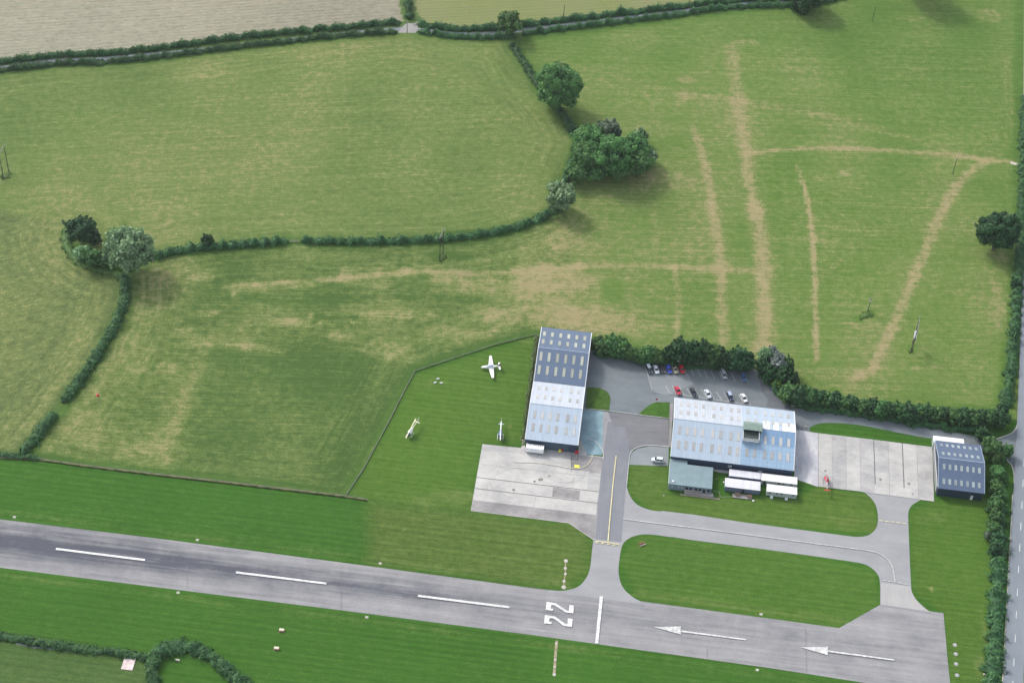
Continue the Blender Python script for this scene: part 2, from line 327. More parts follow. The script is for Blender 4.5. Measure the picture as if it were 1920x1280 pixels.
setrow(Z['nw'], (100, 300), (700, 272)); setrow(Z['w'], (0, 600), (200, 560)); setrow(Z['mid'], (300, 700), (900, 712)); setrow(Z['e'], (1200, 300), (1800, 315)); setrow(air, (0, 1000), (900, 1112))
setrow(Z['stub'], (0, 60), (600, 20)); setrow(Z['crop'], (800, 30), (1200, 8))
n1 = wave_noise(PT, 0.03, 3); n2 = wave_noise(PT, 0.09, 4); n3 = wave_noise(PT, 0.3, 9)
dry[Z['nw']] = (0.30+0.07*n1+0.05*n2)[Z['nw']]; dry[Z['w']] = (0.22+0.08*n1+0.05*n2)[Z['w']]
green[Z['w']] = (0.064, 0.096, 0.032); green[Z['nw']] = (0.082, 0.136, 0.032)
green[Z['mid']] = (0.054, 0.102, 0.021); dry[Z['mid']] = (0.27+0.07*n1+0.07*n2)[Z['mid']]
green[Z['e']] = (0.078, 0.146, 0.026); dry[Z['e']] = (0.24+0.08*n1+0.08*n2)[Z['e']]
green[Z['stub']] = (0.26, 0.245, 0.178); dry[Z['stub']] = (0.25+0.2*n1)[Z['stub']]
green[Z['crop']] = (0.190, 0.197, 0.095); dry[Z['crop']] = (0.3+0.15*n2)[Z['crop']]
# lighter greens of the airfield
a_u = PT[:, 0]*CA+PT[:, 1]*SA; a_v = -PT[:, 0]*SA+PT[:, 1]*CA
def blend(mask_f, col):
    global green; green = green*(1-mask_f[:, None])+np.array(col)*mask_f[:, None]
def zonef(px, edge=2.5):
    pl = poly(px); m = inpoly(PT, pl); d = pdist(PT, np.vstack([pl, pl[:1]])); return np.where(m, sst(-edge, edge, d), sst(-edge, edge, -d))
zf = zonef([(690, 940), (882, 958), (1100, 985), (1112, 1020), (1100, 1080), (1050, 1105), (1000, 1095), (690, 1055)], 5); blend(zf*0.75, (0.062, 0.104, 0.016)); dry += zf*0.16
zf = zonef([(655, 925), (780, 700), (1004, 632), (985, 830), (905, 832), (883, 955), (690, 937)], 2); blend(zf*0.75, (0.064, 0.130, 0.016)); dry += zf*0.06
zf = zonef([(1180, 872), (1253, 873), (1255, 925), (1490, 935), (1535, 912), (1640, 930), (1645, 1000), (1400, 980), (1221, 956), (1180, 925)], 1); blend(zf*0.7, (0.064, 0.116, 0.016)); dry += zf*0.10
zf = zonef([(1160, 1050), (1200, 1003), (1480, 1036), (1640, 1070), (1650, 1133), (1573, 1176), (1200, 1126)], 1); blend(zf*0.6, (0.054, 0.114, 0.015)); dry += zf*0.06
zf = zonef([(1750, 940), (1705, 960), (1712, 1110), (1770, 1148), (1782, 1300), (1880, 1300), (1870, 930)], 1); blend(zf*0.65, (0.060, 0.120, 0.014)); dry += zf*0.06
zf = zonef([(-200, 862), (80, 862), (450, 907), (690, 937), (690, 1052), (-200, 950)], 2); blend(zf*0.3, (0.028, 0.098, 0.012))
zf = zonef([(-200, 1175), (60, 1195), (230, 1225), (285, 1240), (285, 1330), (-200, 1330)], 3); blend(zf*0.8, (0.052, 0.095, 0.026)); dry += zf*0.08
def band(px, wd, st, soft=0.85, sm=True, wob=0.0):
    """a parched line in the grass"""
    global dry
    l = Wn(smooth(px, 4) if sm and len(px) > 2 else px); d = pdist(PT, l)
    if wob: d = d+wob*n3
    dry = dry+st*(1-sst(wd*(1-soft)*0.5, wd*(1+soft)*0.5, d))
def blob(px, py, rx, ry, st):
    global dry
    c = W(px, py); k = mpp(py); d = np.hypot((PT[:, 0]-c.x)/(rx*k), (PT[:, 1]-c.y)/(ry*k*1.4)); d = d+0.22*n3
    dry = dry+st*(1-sst(0.55, 1.1, d))
# parched tracks of the east field
band([(1372, 90), (1385, 190), (1395, 262), (1405, 330), (1417, 400)], 6.0, 0.30, wob=.3)
band([(1415, 390), (1428, 450), (1432, 520), (1434, 600), (1431, 660)], 7.0, 0.44, wob=.3)
band([(1395, 262), (1405, 330), (1415, 400), (1428, 450), (1432, 520), (1434, 600), (1430, 655)], 3.2, 0.14, wob=.3)
band([(1300, 240), (1325, 320), (1335, 390), (1348, 460), (1352, 540), (1357, 642)], 4.2, 0.40, wob=.2)
band([(1494, 310), (1508, 350), (1516, 400), (1524, 480), (1527, 580), (1529, 680)], 1.5, 0.44)
band([(1504, 340), (1518, 385), (1528, 470), (1532, 580), (1534, 672)], 1.5, 0.42)
band([(1400, 288), (1440, 283), (1500, 279), (1560, 278), (1680, 283), (1800, 293), (1850, 299), (1920, 306)], 3.2, 0.48, wob=.1)
band([(1848, 303), (1800, 340), (1765, 400), (1730, 480), (1692, 570), (1660, 642), (1634, 692), (1600, 712)], 4.0, 0.44, wob=.1)
band([(600, 525), (760, 510), (900, 512), (1000, 508), (1080, 500), (1180, 498), (1260, 500), (1412, 508)], 3.0, 0.36, wob=.4)
band([(1300, 180), (1420, 195), (1520, 212), (1640, 240), (1800, 288)], 5, 0.17, 0.9)
band([(1265, 500), (1272, 560), (1268, 640)], 2.4, 0.28, wob=.3)
band([(1225, 400), (1238, 470), (1262, 500)], 2.2, 0.16)
band([(1130, 518), (1190, 525), (1250, 560), (1340, 590)], 2.4, 0.15)
band([(1440, 452), (1510, 448), (1600, 460)], 3, 0.15, 0.9)
band([(1180, 520), (1185, 600), (1190, 640)], 2.4, 0.12)
band([(1310, 262), (1350, 262), (1390, 275)], 2, 0.22)
for b_ in [(1290, 150, 24, 10, .3), (1280, 180, 12, 14, .26), (1405, 80, 32, 7, .28), (1585, 325, 16, 8, .26), (1535, 335, 28, 7, .18), (1850, 30, 40, 22, .25), (1700, 35, 40, 8, .16),
           (1240, 240, 60, 18, .12), (1100, 470, 60, 30, .16), (1120, 600, 90, 34, .26), (1040, 520, 90, 30, .26), (1260, 650, 70, 12, .2), (1460, 690, 60, 14, .24), (1620, 430, 60, 20, .10), (1500, 560, 40, 30, .08),
           (1390, 680, 45, 14, .3), (1550, 700, 60, 14, .18), (1640, 610, 60, 14, .12), (1880, 600, 14, 90, .15), (1900, 200, 14, 120, .12), (1870, 480, 30, 12, .30), (1230, 340, 90, 24, .14), (1330, 480, 60, 60, .06)]: blob(*b_)
zf = zonef([(1085, 340), (1240, 300), (1320, 330), (1345, 500), (1350, 640), (1110, 640), (1000, 625), (1000, 450)], 12); dry += zf*0.10
zf = zonef([(1040, 480), (1180, 505), (1130, 520), (1160, 630), (1020, 610), (840, 620), (560, 590), (700, 540), (900, 520)], 8); dry += zf*0.13
rq = np.random.default_rng(77)
for k_ in range(150):
    bx_, by_ = rq.uniform(1080, 1880), rq.uniform(70, 740)
    blob(bx_, by_, rq.uniform(4, 26), rq.uniform(1.5, 5), rq.uniform(.05, .2)*(1 if rq.uniform() < .7 else -1))
for k_ in range(90):
    bx_, by_ = rq.uniform(300, 1000), rq.uniform(480, 660)
    blob(bx_, by_, rq.uniform(4, 30), rq.uniform(1.5, 5), rq.uniform(.06, .2)*(1 if rq.uniform() < .6 else -1))
band([(960, 100), (1100, 130), (1250, 165), (1400, 190)], 3, 0.08, 0.9)
band([(1340, 590), (1400, 640), (1430, 690)], 3, 0.12, 0.9)
band([(1620, 460), (1540, 520), (1500, 600)], 3, 0.08, 0.9)
# parched shapes of the middle field
for b_ in [(380, 520, 26, 8, .30), (385, 585, 22, 6, .28), (470, 540, 60, 12, .26), (560, 535, 60, 10, .22), (680, 530, 80, 12, .26), (850, 520, 90, 16, .22), (950, 540, 90, 22, .2), (400, 640, 90, 18, .24),
           (560, 605, 80, 12, .26), (620, 625, 60, 14, .2), (760, 590, 120, 14, .14), (860, 620, 120, 18, .16), (930, 590, 80, 20, .18), (300, 690, 60, 14, .22), (1040, 590, 60, 40, .22), (740, 660, 60, 20, .16), (490, 655, 50, 12, .22),
           (330, 760, 40, 50, .10), (160, 800, 60, 30, .12), (250, 840, 80, 14, .08), (545, 600, 14, 6, .25), (583, 594, 6, 9, .35), (640, 518, 5, 9, .32), (755, 508, 5, 8, .3), (768, 505, 2.5, 8, .3), (775, 505, 2.5, 8, .3), (437, 552, 4, 9, .3), (478, 530, 6, 9, .25)]: blob(*b_)
band([(440, 552), (437, 535), (520, 530), (640, 524), (760, 512)], 2.2, 0.2, sm=False, wob=.4)
band([(640, 508), (720, 502), (800, 500), (820, 500)], 1.2, 0.22, sm=False)
band([(712, 500), (712, 520)], 1, 0.2, sm=False)
band([(390, 640), (370, 690), (350, 740), (325, 810), (308, 868)], 4.5, 0.18, 0.7, wob=.5)
band([(1000, 560), (900, 598), (800, 625), (640, 640)], 5, 0.07, 0.9, wob=.6)
band([(60, 640), (140, 700), (60, 800)], 5, 0.05, 0.9)
zf = zonef([(395, 645), (520, 655), (700, 660), (760, 700), (700, 800), (640, 900), (560, 905), (330, 880), (352, 750)], 6); dry -= zf*0.15; blend(zf*0.4, (0.048, 0.095, 0.022))
zf = zonef([(560, 590), (640, 585), (640, 600), (570, 602)], 3); dry -= zf*0.15
for b_ in [(287, 685, 6, 6, -.7), (285, 692, 7, 4, -.7), (372, 578, 14, 3, -.5), (590, 602, 12, 6, -.5), (665, 594, 10, 5, -.4), (640, 560, 60, 8, -.2), (760, 555, 40, 8, -.2), (860, 560, 60, 8, -.2), (880, 610, 50, 8, -.18), (500, 560, 60, 12, -.18), (1150, 545, 30, 30, -.2), (850, 480, 50, 10, -.3)]: blob(*b_)
for x0_, y0_, x1_, y1_ in [(500, 250, 1000, 222), (100, 300, 560, 268), (300, 195, 900, 160), (560, 330, 1010, 330), (640, 70, 655, 300), (1000, 100, 1300, 190), (1000, 115, 1330, 215), (1100, 60, 1500, 40), (1500, 225, 1880, 290), (1240, 390, 1600, 380), (1895, 100, 1900, 480), (1885, 110, 1890, 460), (1700, 690, 1860, 690), (250, 560, 200, 700), (262, 565, 212, 700), (400, 700, 700, 690), (380, 790, 640, 800), (690, 700, 560, 900), (715, 705, 590, 905)]:
    band([(x0_, y0_), ((x0_+x1_)/2, (y0_+y1_)/2-3), (x1_, y1_)], 0.9, 0.14)
# field edges: lush strip under the hedges, turning rows inside it
LN = [Wn(S_HEDGE), Wn([(783, 63), (850, 70), (958, 72)]), Wn(HEDGE_IN1), Wn(HEDGE_CURVE), Wn(HEDGE_MID), Wn([(288, 483), (236, 500), (190, 505), (150, 480), (130, 440)]), Wn(HEDGE_SW+HEDGE_SW2), Wn(FIELD_S), Wn(FENCE_A), Wn([(1110, 645), (1200, 660), (1415, 690), (1500, 745), (1700, 780), (1880, 770), (1897, 640), (1912, 480), (1915, 200), (1918, -100)]), Wn([(958, 75), (1280, 28), (1530, 4)])]
edge = np.full(len(PT), 1e9)
for l in LN: edge = np.minimum(edge, pdist(PT, l))
fld = Z['nw'] | Z['w'] | Z['mid'] | Z['e']
lush = (1-sst(1.5, 5.0, edge+0.5*n3))*fld; dry -= 0.35*lush; blend(lush*0.55, (0.050, 0.110, 0.020))
turn = (sst(5, 9, edge)*(1-sst(14, 26, edge)))*fld; dry += 0.05*turn
edgew = (1-sst(16, 30, edge))*(Z['nw'] | Z['w'] | Z['mid'])
# tussocks at pole feet
for p_ in [(826, 485), (12, 330), (1630, 588), (1709, 655), (1640, 41), (1612, 600)]: blob(*p_, 12, 7, -0.7)
# verge wear beside the runway and dirt patches on the airfield grass
edge_rw = np.minimum(pdist(PT, Wn([(-100, 961), (0, 973), (640, 1054), (1000, 1102), (1050, 1107)])), np.minimum(pdist(PT, Wn([(-100, 1051), (0, 1063), (640, 1143), (1000, 1190), (1440, 1251), (1640, 1282)])), pdist(PT, Wn([(1200, 1127), (1440, 1159), (1573, 1177)]))))
dry += 0.22*np.exp(-((edge_rw-3.2)/1.3)**2)*air*(0.6+0.3*n2)
for b_ in [(860, 930, 60, 12, .2), (800, 940, 40, 10, .14), (1600, 975, 60, 10, .10), (1850, 1200, 8, 60, .2), (1840, 1250, 14, 30, .2), (1745, 970, 30, 12, .12), (955, 800, 6, 5, .35), (960, 820, 5, 5, .25), (1124, 745, 20, 14, .12), (790, 1006, 2, 2, .5), (757, 994, 2, 2, .3), (812, 715, 26, 12, .12), (850, 560, 20, 10, .05)]: blob(*b_)
blob(1745, 1103, 5, 4, 0.6)
dry = np.clip(dry, 0, 1)
# hoof-trampled wiggle of the stubble and slight hue drift
green *= (1+0.05*n1[:, None]*np.array([1, .8, .5])+0.03*n2[:, None])
nx, ny = len(xs), len(ys)
gz = np.zeros(len(PT))
verts = np.column_stack([PT, gz]); idx = np.arange(nx*ny).reshape(ny, nx)
quads = np.stack([idx[:-1, :-1], idx[:-1, 1:], idx[1:, 1:], idx[1:, :-1]], -1).reshape(-1, 4)
def mesh_np(name, verts, faces):
    me = bpy.data.meshes.new(name); k = faces.shape[1]
    me.vertices.add(len(verts)); me.vertices.foreach_set('co', verts.astype(np.float32).ravel())
    me.loops.add(faces.size); me.loops.foreach_set('vertex_index', faces.astype(np.int32).ravel())
    me.polygons.add(len(faces)); me.polygons.foreach_set('loop_start', np.arange(0, faces.size, k, dtype=np.int32))
    me.update(calc_edges=True); return me
gme = mesh_np('ground', verts, quads)
ca = gme.color_attributes.new('col', 'FLOAT_COLOR', 'POINT'); ca.data.foreach_set('color', np.column_stack([green, np.ones(len(PT))]).astype(np.float32).ravel())
def fattr(me, name, arr):
    a = me.attributes.new(name, 'FLOAT', 'POINT'); a.data.foreach_set('value', arr.astype(np.float32))
fattr(gme, 'dry', dry); fattr(gme, 'amp', amp); fattr(gme, 'rx', rowd[:, 0]); fattr(gme, 'ry', rowd[:, 1]); fattr(gme, 'edge', np.minimum(edge, 60)); fattr(gme, 'edgew', edgew)
fattr(gme, 'stub', Z['stub'].astype(float)); fattr(gme, 'pasture', fld.astype(float))
def ground_mat():
    m = bpy.data.materials.new('field turf'); m.use_nodes = True; n = m.node_tree; L = n.links; b = n.nodes['Principled BSDF']
    b.inputs['Roughness'].default_value = 0.9; b.inputs['Specular IOR Level'].default_value = 0.1
    def A(nm, out='Fac'):
        q = n.nodes.new('ShaderNodeAttribute'); q.attribute_name = nm; return q.outputs[out]
    def mth(op, a, c=None, k=None, cl=False):
        q = n.nodes.new('ShaderNodeMath'); q.operation = op; q.use_clamp = cl
        for i, x in enumerate((a, c, k)):
            if x is None: continue
            if isinstance(x, (int, float)): q.inputs[i].default_value = x
            else: L.new(x, q.inputs[i])
        return q.outputs[0]
    tc = n.nodes.new('ShaderNodeTexCoord'); sep = n.nodes.new('ShaderNodeSeparateXYZ'); L.new(tc.outputs['Object'], sep.inputs[0]); X, Y = sep.outputs[0], sep.outputs[1]
    rx, ry = A('rx'), A('ry')
    along = mth('ADD', mth('MULTIPLY', X, rx), mth('MULTIPLY', Y, ry)); across = mth('SUBTRACT', mth('MULTIPLY', Y, rx), mth('MULTIPLY', X, ry))
    def vec(a, bb, c=0.0):
        q = n.nodes.new('ShaderNodeCombineXYZ')
        for i, x in enumerate((a, bb, c)):
            if isinstance(x, (int, float)): q.inputs[i].default_value = x
            else: L.new(x, q.inputs[i])
        return q.outputs[0]
    def noise(v, s=1.0, d=4, r=0.6, dist=0.0):
        q = n.nodes.new('ShaderNodeTexNoise'); q.inputs['Scale'].default_value = s; q.inputs['Detail'].default_value = d; q.inputs['Roughness'].default_value = r; q.inputs['Distortion'].default_value = dist
        L.new(v, q.inputs['Vector']); return q.outputs[0]
    s1 = noise(vec(mth('MULTIPLY', along, 0.015), mth('MULTIPLY', across, 0.95)), 1, 5, 0.66, 0.15)
    s2 = noise(vec(mth('MULTIPLY', along, 0.10), mth('MULTIPLY', across, 1.3), 7.0), 1, 3, 0.6, 0.3)
    e1 = noise(vec(mth('MULTIPLY', X, 0.03), mth('MULTIPLY', Y, 0.03), mth('MULTIPLY', A('edge'), 0.55)), 1, 5, 0.6)
    ew = A('edgew'); sm = n.nodes.new('ShaderNodeMix'); sm.data_type = 'FLOAT'; L.new(ew, sm.inputs[0]); L.new(s1, sm.inputs[2]); L.new(e1, sm.inputs[3]); st = sm.outputs[0]
    s3 = noise(vec(mth('MULTIPLY', along, 0.22), mth('MULTIPLY', across, 2.6), 3.0), 1, 3, 0.65, 0.4)
    p4 = noise(tc.outputs['Object'], 2.6, 2, 0.7)
    p1 = noise(tc.outputs['Object'], 0.045, 5, 0.6, 0.4); p2 = noise(tc.outputs['Object'], 0.35, 4, 0.65, 0.3); p3 = noise(tc.outputs['Object'], 1.6, 3, 0.7)
    amp = A('amp')
    v = mth('ADD', mth('MULTIPLY', mth('SUBTRACT', st, 0.5), 0.62), mth('MULTIPLY', mth('SUBTRACT', p1, 0.5), 0.45))
    v = mth('ADD', v, mth('MULTIPLY', mth('SUBTRACT', s2, 0.5), 0.6)); v = mth('ADD', v, mth('MULTIPLY', mth('SUBTRACT', p2, 0.5), 0.85)); v = mth('ADD', v, mth('MULTIPLY', mth('SUBTRACT', p3, 0.5), 0.8))
    pat = mth('ADD', 0.62, mth('MULTIPLY', p2, 0.76)); v = mth('ADD', v, mth('MULTIPLY', mth('SUBTRACT', s3, 0.5), 0.9)); v = mth('ADD', v, mth('MULTIPLY', mth('SUBTRACT', p4, 0.5), 0.6))
    d = mth('ADD', mth('MULTIPLY', A('dry'), pat), mth('MULTIPLY', v, mth('MULTIPLY', amp, 0.85)), cl=True)
    mr = n.nodes.new('ShaderNodeMapRange'); mr.interpolation_type = 'SMOOTHSTEP'; mr.inputs[1].default_value = -0.05; mr.inputs[2].default_value = 1.0; L.new(d, mr.inputs[0])
    tan = n.nodes.new('ShaderNodeMix'); tan.data_type = 'RGBA'; tan.inputs[6].default_value = (0.250, 0.215, 0.108, 1); tan.inputs[7].default_value = (0.185, 0.170, 0.132, 1); L.new(A('stub'), tan.inputs[0])
    mid = n.nodes.new('ShaderNodeMix'); mid.data_type = 'RGBA'; mid.inputs[6].default_value = (0.138, 0.172, 0.054, 1); mid.inputs[7].default_value = (0.215, 0.203, 0.150, 1); L.new(A('stub'), mid.inputs[0])
    m0 = n.nodes.new('ShaderNodeMix'); m0.data_type = 'RGBA'; L.new(mth('MULTIPLY', mr.outputs[0], 1.8, cl=True), m0.inputs[0]); L.new(A('col', 'Color'), m0.inputs[6]); L.new(mid.outputs[2], m0.inputs[7])
    mx = n.nodes.new('ShaderNodeMix'); mx.data_type = 'RGBA'; L.new(mth('SUBTRACT', mth('MULTIPLY', mr.outputs[0], 2.0), 1.0, cl=True), mx.inputs[0]); L.new(m0.outputs[2], mx.inputs[6]); L.new(tan.outputs[2], mx.inputs[7])
    # mower stripes and grain as brightness
    br = mth('ADD', 1.0, mth('MULTIPLY', mth('SUBTRACT', st, 0.5), 0.55)); br = mth('ADD', br, mth('MULTIPLY', mth('SUBTRACT', p3, 0.5), 0.35)); br = mth('ADD', br, mth('MULTIPLY', mth('SUBTRACT', p2, 0.5), 0.30))
    sw = mth('MULTIPLY', mth('SINE', mth('MULTIPLY', across, 2.6)), mth('MULTIPLY', mth('SUBTRACT', 1.0, A('pasture')), 0.065))
    br = mth('ADD', br, sw); br = mth('ADD', br, mth('MULTIPLY', mth('SUBTRACT', s3, 0.5), 0.45)); br = mth('ADD', br, mth('MULTIPLY', mth('SUBTRACT', p4, 0.5), 0.7))
    # ripples of the standing stubble
    ws = n.nodes.new('ShaderNodeTexNoise'); ws.inputs['Scale'].default_value = 1; ws.inputs['Detail'].default_value = 4; ws.inputs['Distortion'].default_value = 1.2
    L.new(vec(mth('MULTIPLY', along, 0.25), mth('MULTIPLY', across, 0.6)), ws.inputs['Vector'])
    br = mth('ADD', br, mth('MULTIPLY', mth('MULTIPLY', mth('SUBTRACT', ws.outputs[0], 0.5), 0.9), A('stub')))
    m2 = n.nodes.new('ShaderNodeMix'); m2.data_type = 'RGBA'; m2.blend_type = 'MULTIPLY'; m2.inputs[0].default_value = 1; L.new(mx.outputs[2], m2.inputs[6]); L.new(br, m2.inputs[7])
    L.new(m2.outputs[2], b.inputs['Base Color'])
    bp = n.nodes.new('ShaderNodeBump'); bp.inputs['Strength'].default_value = 0.35; bp.inputs['Distance'].default_value = 0.25; L.new(p3, bp.inputs['Height']); L.new(bp.outputs[0], b.inputs['Normal'])
    return m
tag(link('ground', gme, ground_mat()), kind='structure')

# ------------------------------------------------------------------ paving and markings
ZL = [0.02]
def sheet(name, px, m, z=None, world=False):
    if z is None: ZL[0] += 0.004; z = ZL[0]
    bm = new()
    for p in (px if isinstance(px[0][0], (tuple, list)) else [px]):
        vs = []
        for q in p:
            c = Vector((q[0], q[1], 0)) if world else W(*q); vs.append(bm.verts.new((c.x, c.y, z)))
        f = bm.faces.new(vs); f.normal_update()
        if f.normal.z < 0: f.normal_flip()
    bmesh.ops.triangulate(bm, faces=bm.faces[:])
    return tag(obj(name, bm, m), kind='structure')
def line(name, px, wd, m, z=None, dash=None):
    """a painted line of real width along picture points; dash = (on, off) metres"""
    if z is None: ZL[0] += 0.004; z = ZL[0]
    P = [W(*q) for q in px]; bm = new(); L_ = [0]
    for a, b in zip(P, P[1:]): L_.append(L_[-1]+(b-a).length)
    def at(s):
        for i in range(len(P)-1):
            if s <= L_[i+1] or i == len(P)-2:
                t = (s-L_[i])/(L_[i+1]-L_[i]); return P[i].lerp(P[i+1], t), (P[i+1]-P[i]).normalized()
    segs = []
    if dash:
        s = 0
        while s < L_[-1]: segs.append([s, min(s+dash[0], L_[-1])]); s += dash[0]+dash[1]
    else: segs = [L_[:]]
    for sg in segs:
        prev = None
        for s in sg:
            c, d = at(s); n_ = Vector((-d.y, d.x, 0))*wd/2
            cur = (bm.verts.new((c.x+n_.x, c.y+n_.y, z)), bm.verts.new((c.x-n_.x, c.y-n_.y, z)))
            if prev: bm.faces.new((prev[0], prev[1], cur[1], cur[0]))
            prev = cur
    bmesh.ops.recalc_face_normals(bm, faces=bm.faces[:])
    for f in bm.faces:
        if f.normal.z < 0: f.normal_flip()
    return tag(obj(name, bm, m), kind='structure')
rc = [UV(*p) for p in ((190, 1040), (527, 1083), (870, 1127))]; V0 = sum(q[1] for q in rc)/3
M['runway'] = paving('runway asphalt', (0.40, 0.392, 0.385), (0.075, 0.079, 0.098), 0.015, 0.45, 0.24,
                     [(V0+0.6, 4.4, 0.34, UV(600, 1090)[0], UV(1300, 1190)[0]), (V0+2.5, 8.5, 0.34, UV(150, 1000)[0], UV(640, 1100)[0])])
rw_top = [(-400, 922), (0, 973), (320, 1012), (640, 1054), (1000, 1102), (1030, 1105.5)]
rw_bot = [(-400, 1014), (0, 1063.6), (640, 1143.4), (1000, 1190), (1440, 1251), (1620, 1279), (1790, 1304)]
sheet('runway', rw_top+[(1056, 1112), (1150, 1124), (1200, 1126), (1235, 1131), (1440, 1158.5), (1573.3, 1176.7), (1650.5, 1133), (1749, 1146), (1769, 1148.5), (1776, 1228), (1784, 1304)]+rw_bot[::-1][1:], M['runway'])
left = smooth([(1030, 1105.5), (1056, 1106.8), (1081.7, 1100.3), (1097, 1086), (1106, 1065.5), (1110, 1032), (1112.6, 1011.4)], 4)
bay = smooth([(1254, 838), (1217.8, 835.5), (1194.4, 840), (1182.6, 849.5), (1179.3, 870.6)], 4)
r1 = smooth([(1175, 911), (1181, 929), (1195, 945.7), (1221, 956), (1260, 960.5)], 4)
r2 = smooth([(1258, 1006.5), (1221, 1001.6), (1197.7, 1002.4), (1179.7, 1008.8), (1166.8, 1021.7), (1161.6, 1047.5), (1160, 1075), (1167.5, 1100), (1185, 1117.5), (1200, 1126)], 4)
sheet('taxiway', left+[(1123, 921), (1130.7, 855), (1129, 838), (1090, 800), (1092, 766), (1254, 785)]+bay+r1+r2+[(1200, 1134), (1040, 1114)], M['taxi'])
c1 = smooth([(1603, 1006), (1622, 1004.7), (1635.6, 998), (1645, 984), (1645.5, 962), (1640.4, 943.3), (1629, 929.6), (1616, 919)], 4)
c2 = smooth([(1727.5, 936), (1711.5, 945.6), (1704.6, 954.8), (1702.7, 966.2)], 4)
c3 = smooth([(1708.8, 1106.3), (1717, 1122.5), (1738.6, 1142.8), (1749.4, 1146.3)], 4)
c4 = smooth([(1650.5, 1133), (1649.7, 1090), (1643.8, 1073.8), (1630, 1061.6), (1611, 1054.8), (1560, 1047), (1481, 1035.8)], 4)
sheet('taxiway', [(1240, 957), (1298, 964), (1400, 979.5)]+c1+c2+[(1706, 1054.8)]+c3+[(1749, 1150), (1648, 1137)]+c4+[(1400, 1025), (1298, 1012), (1240, 1003)], M['taxi'])
sheet('taxiway', [(1652, 1092), (1707, 1099), (1709.5, 1108)]+c3+[(1651, 1132.5)], paving('pale concrete turn', (0.40, 0.39, 0.38), (0.27, 0.265, 0.265), 0.4, 0.05, 0.35))
sheet('taxiway', [(1124, 919), (1131, 853), (1140, 790), (1254, 800), (1254, 837), (1217.8, 834.5), (1194.4, 839), (1181.6, 849.5), (1178, 870.6), (1174, 911), (1165, 1016), (1116, 1010)], M['taxi_new'])
sheet('taxiway', [(1140, 772), (1254, 785.5), (1253.5, 834), (1215, 833), (1180, 846), (1172, 800), (1150, 800)], M['taxi_dark'])
sheet('parking_bay', [(1254, 838.5), (1218, 836), (1195, 840.5), (1183, 850), (1179.5, 871), (1253, 873.5)], M['carpark_pale'])
sheet('painted_floor', [(1091, 767), (1131, 771), (1129, 853), (1101, 852), (1087, 822)], M['teal'])
sheet('hardstanding', [(1087.7, 822.6), (1100.8, 852), (1083, 850)], M['conc'])
# car park and lane
sheet('car_park', [(1095, 660), (1112, 655), (1215, 668), (1410, 690), (1417.5, 692.5), (1430.6, 711), (1462.5, 739), (1489, 768), (1491, 812), (1264, 790), (1254, 785.5), (1143, 771), (1092, 766)], M['carpark'])
sheet('car_park', [(1209, 682), (1214, 702), (1225, 735), (1252, 740), (1300, 720), (1290, 702), (1245, 703)], M['carpark_pale'])
sheet('car_park', [(1422, 700), (1430.6, 712), (1462, 740), (1488, 768), (1436, 763), (1440, 748), (1428, 735)], M['carpark_dark'])
sheet('access_lane', [(1486, 764), (1540, 772)]+smooth([(1617, 781), (1709, 796.5), (1760, 804), (1820, 816), (1867, 822.7)], 3)+[(1895, 812.5), (1908, 796), (1920, 800), (1916, 890), (1903, 890), (1898, 872), (1887, 861), (1860, 850), (1800, 838), (1750, 826)]+smooth([(1746, 822), (1709, 816), (1617.5, 797.8), (1567, 793), (1537, 794), (1519, 801), (1519, 808.6)], 3)+[(1490, 806)], M['carpark'])
tag_g = []
# grass islands next to the car park are raised turf slabs
def turf(px, col, h=0.12):
    mm = mat('island turf', col, 0.95, var=0.28, scale=0.55, spec=0.1)
    bm = new(); vs = [bm.verts.new(W(*q)+Vector((0, 0, ZL[0]+0.01))) for q in px]; f = bm.faces.new(vs); f.normal_update()
    if f.normal.z < 0: f.normal_flip()
    g = bmesh.ops.extrude_face_region(bm, geom=[f])['geom']
    for v in g:
        if isinstance(v, bmesh.types.BMVert): v.co.z += h
    bmesh.ops.triangulate(bm, faces=bm.faces[:]); bmesh.ops.recalc_face_normals(bm, faces=bm.faces[:])
    return tag(obj('grass_verge', bm, mm), kind='structure')
turf([(1098.3, 767), (1100.6, 726.5), (1112, 726.5)]+smooth([(1124, 727.6), (1138, 734.7), (1144, 746.4), (1141.6, 770.3)], 3), (0.050, 0.100, 0.018))
turf(smooth([(1196.7, 777), (1217.8, 759.5), (1231.9, 754)], 3)+[(1255.3, 755), (1254, 785)], (0.048, 0.112, 0.018))
sheet('footpath', [(1256, 757), (1262, 757), (1258, 838), (1254, 838)], M['conc3'])
# aprons
ca1, ca2 = UV(905, 833), UV(883, 957)
sheet('apron', [(904.5, 832.5), (976, 839.5), (980, 835), (1100, 848), (1100, 853), (1130.5, 856), (1123, 921), (1120, 943), (1117.8, 965), (1114, 1012.7), (1066, 980.5), (882.7, 957.3), (893.5, 894.6)], M['conc'])
sheet('apron', [(887, 937), (945, 944), (1117.8, 965), (1114, 1011), (1066, 979.8), (883.5, 956.6)], M['conc3'])
sheet('apron', [(1037, 913), (1088, 919.5), (1086, 937), (1035, 931)], M['conc3'])
sheet('apron', [(904.5, 833), (976, 840), (1010, 843), (1086, 852), (1080, 862), (960, 848), (903, 845)], M['conc2'])
sheet('apron', [(1072, 853), (1130, 857), (1125, 902), (1104, 900), (1106, 884), (1071, 880)], M['conc3'])
sheet('apron', [(1104, 885), (1127, 888), (1122, 921), (1101, 917)], M['conc2'])
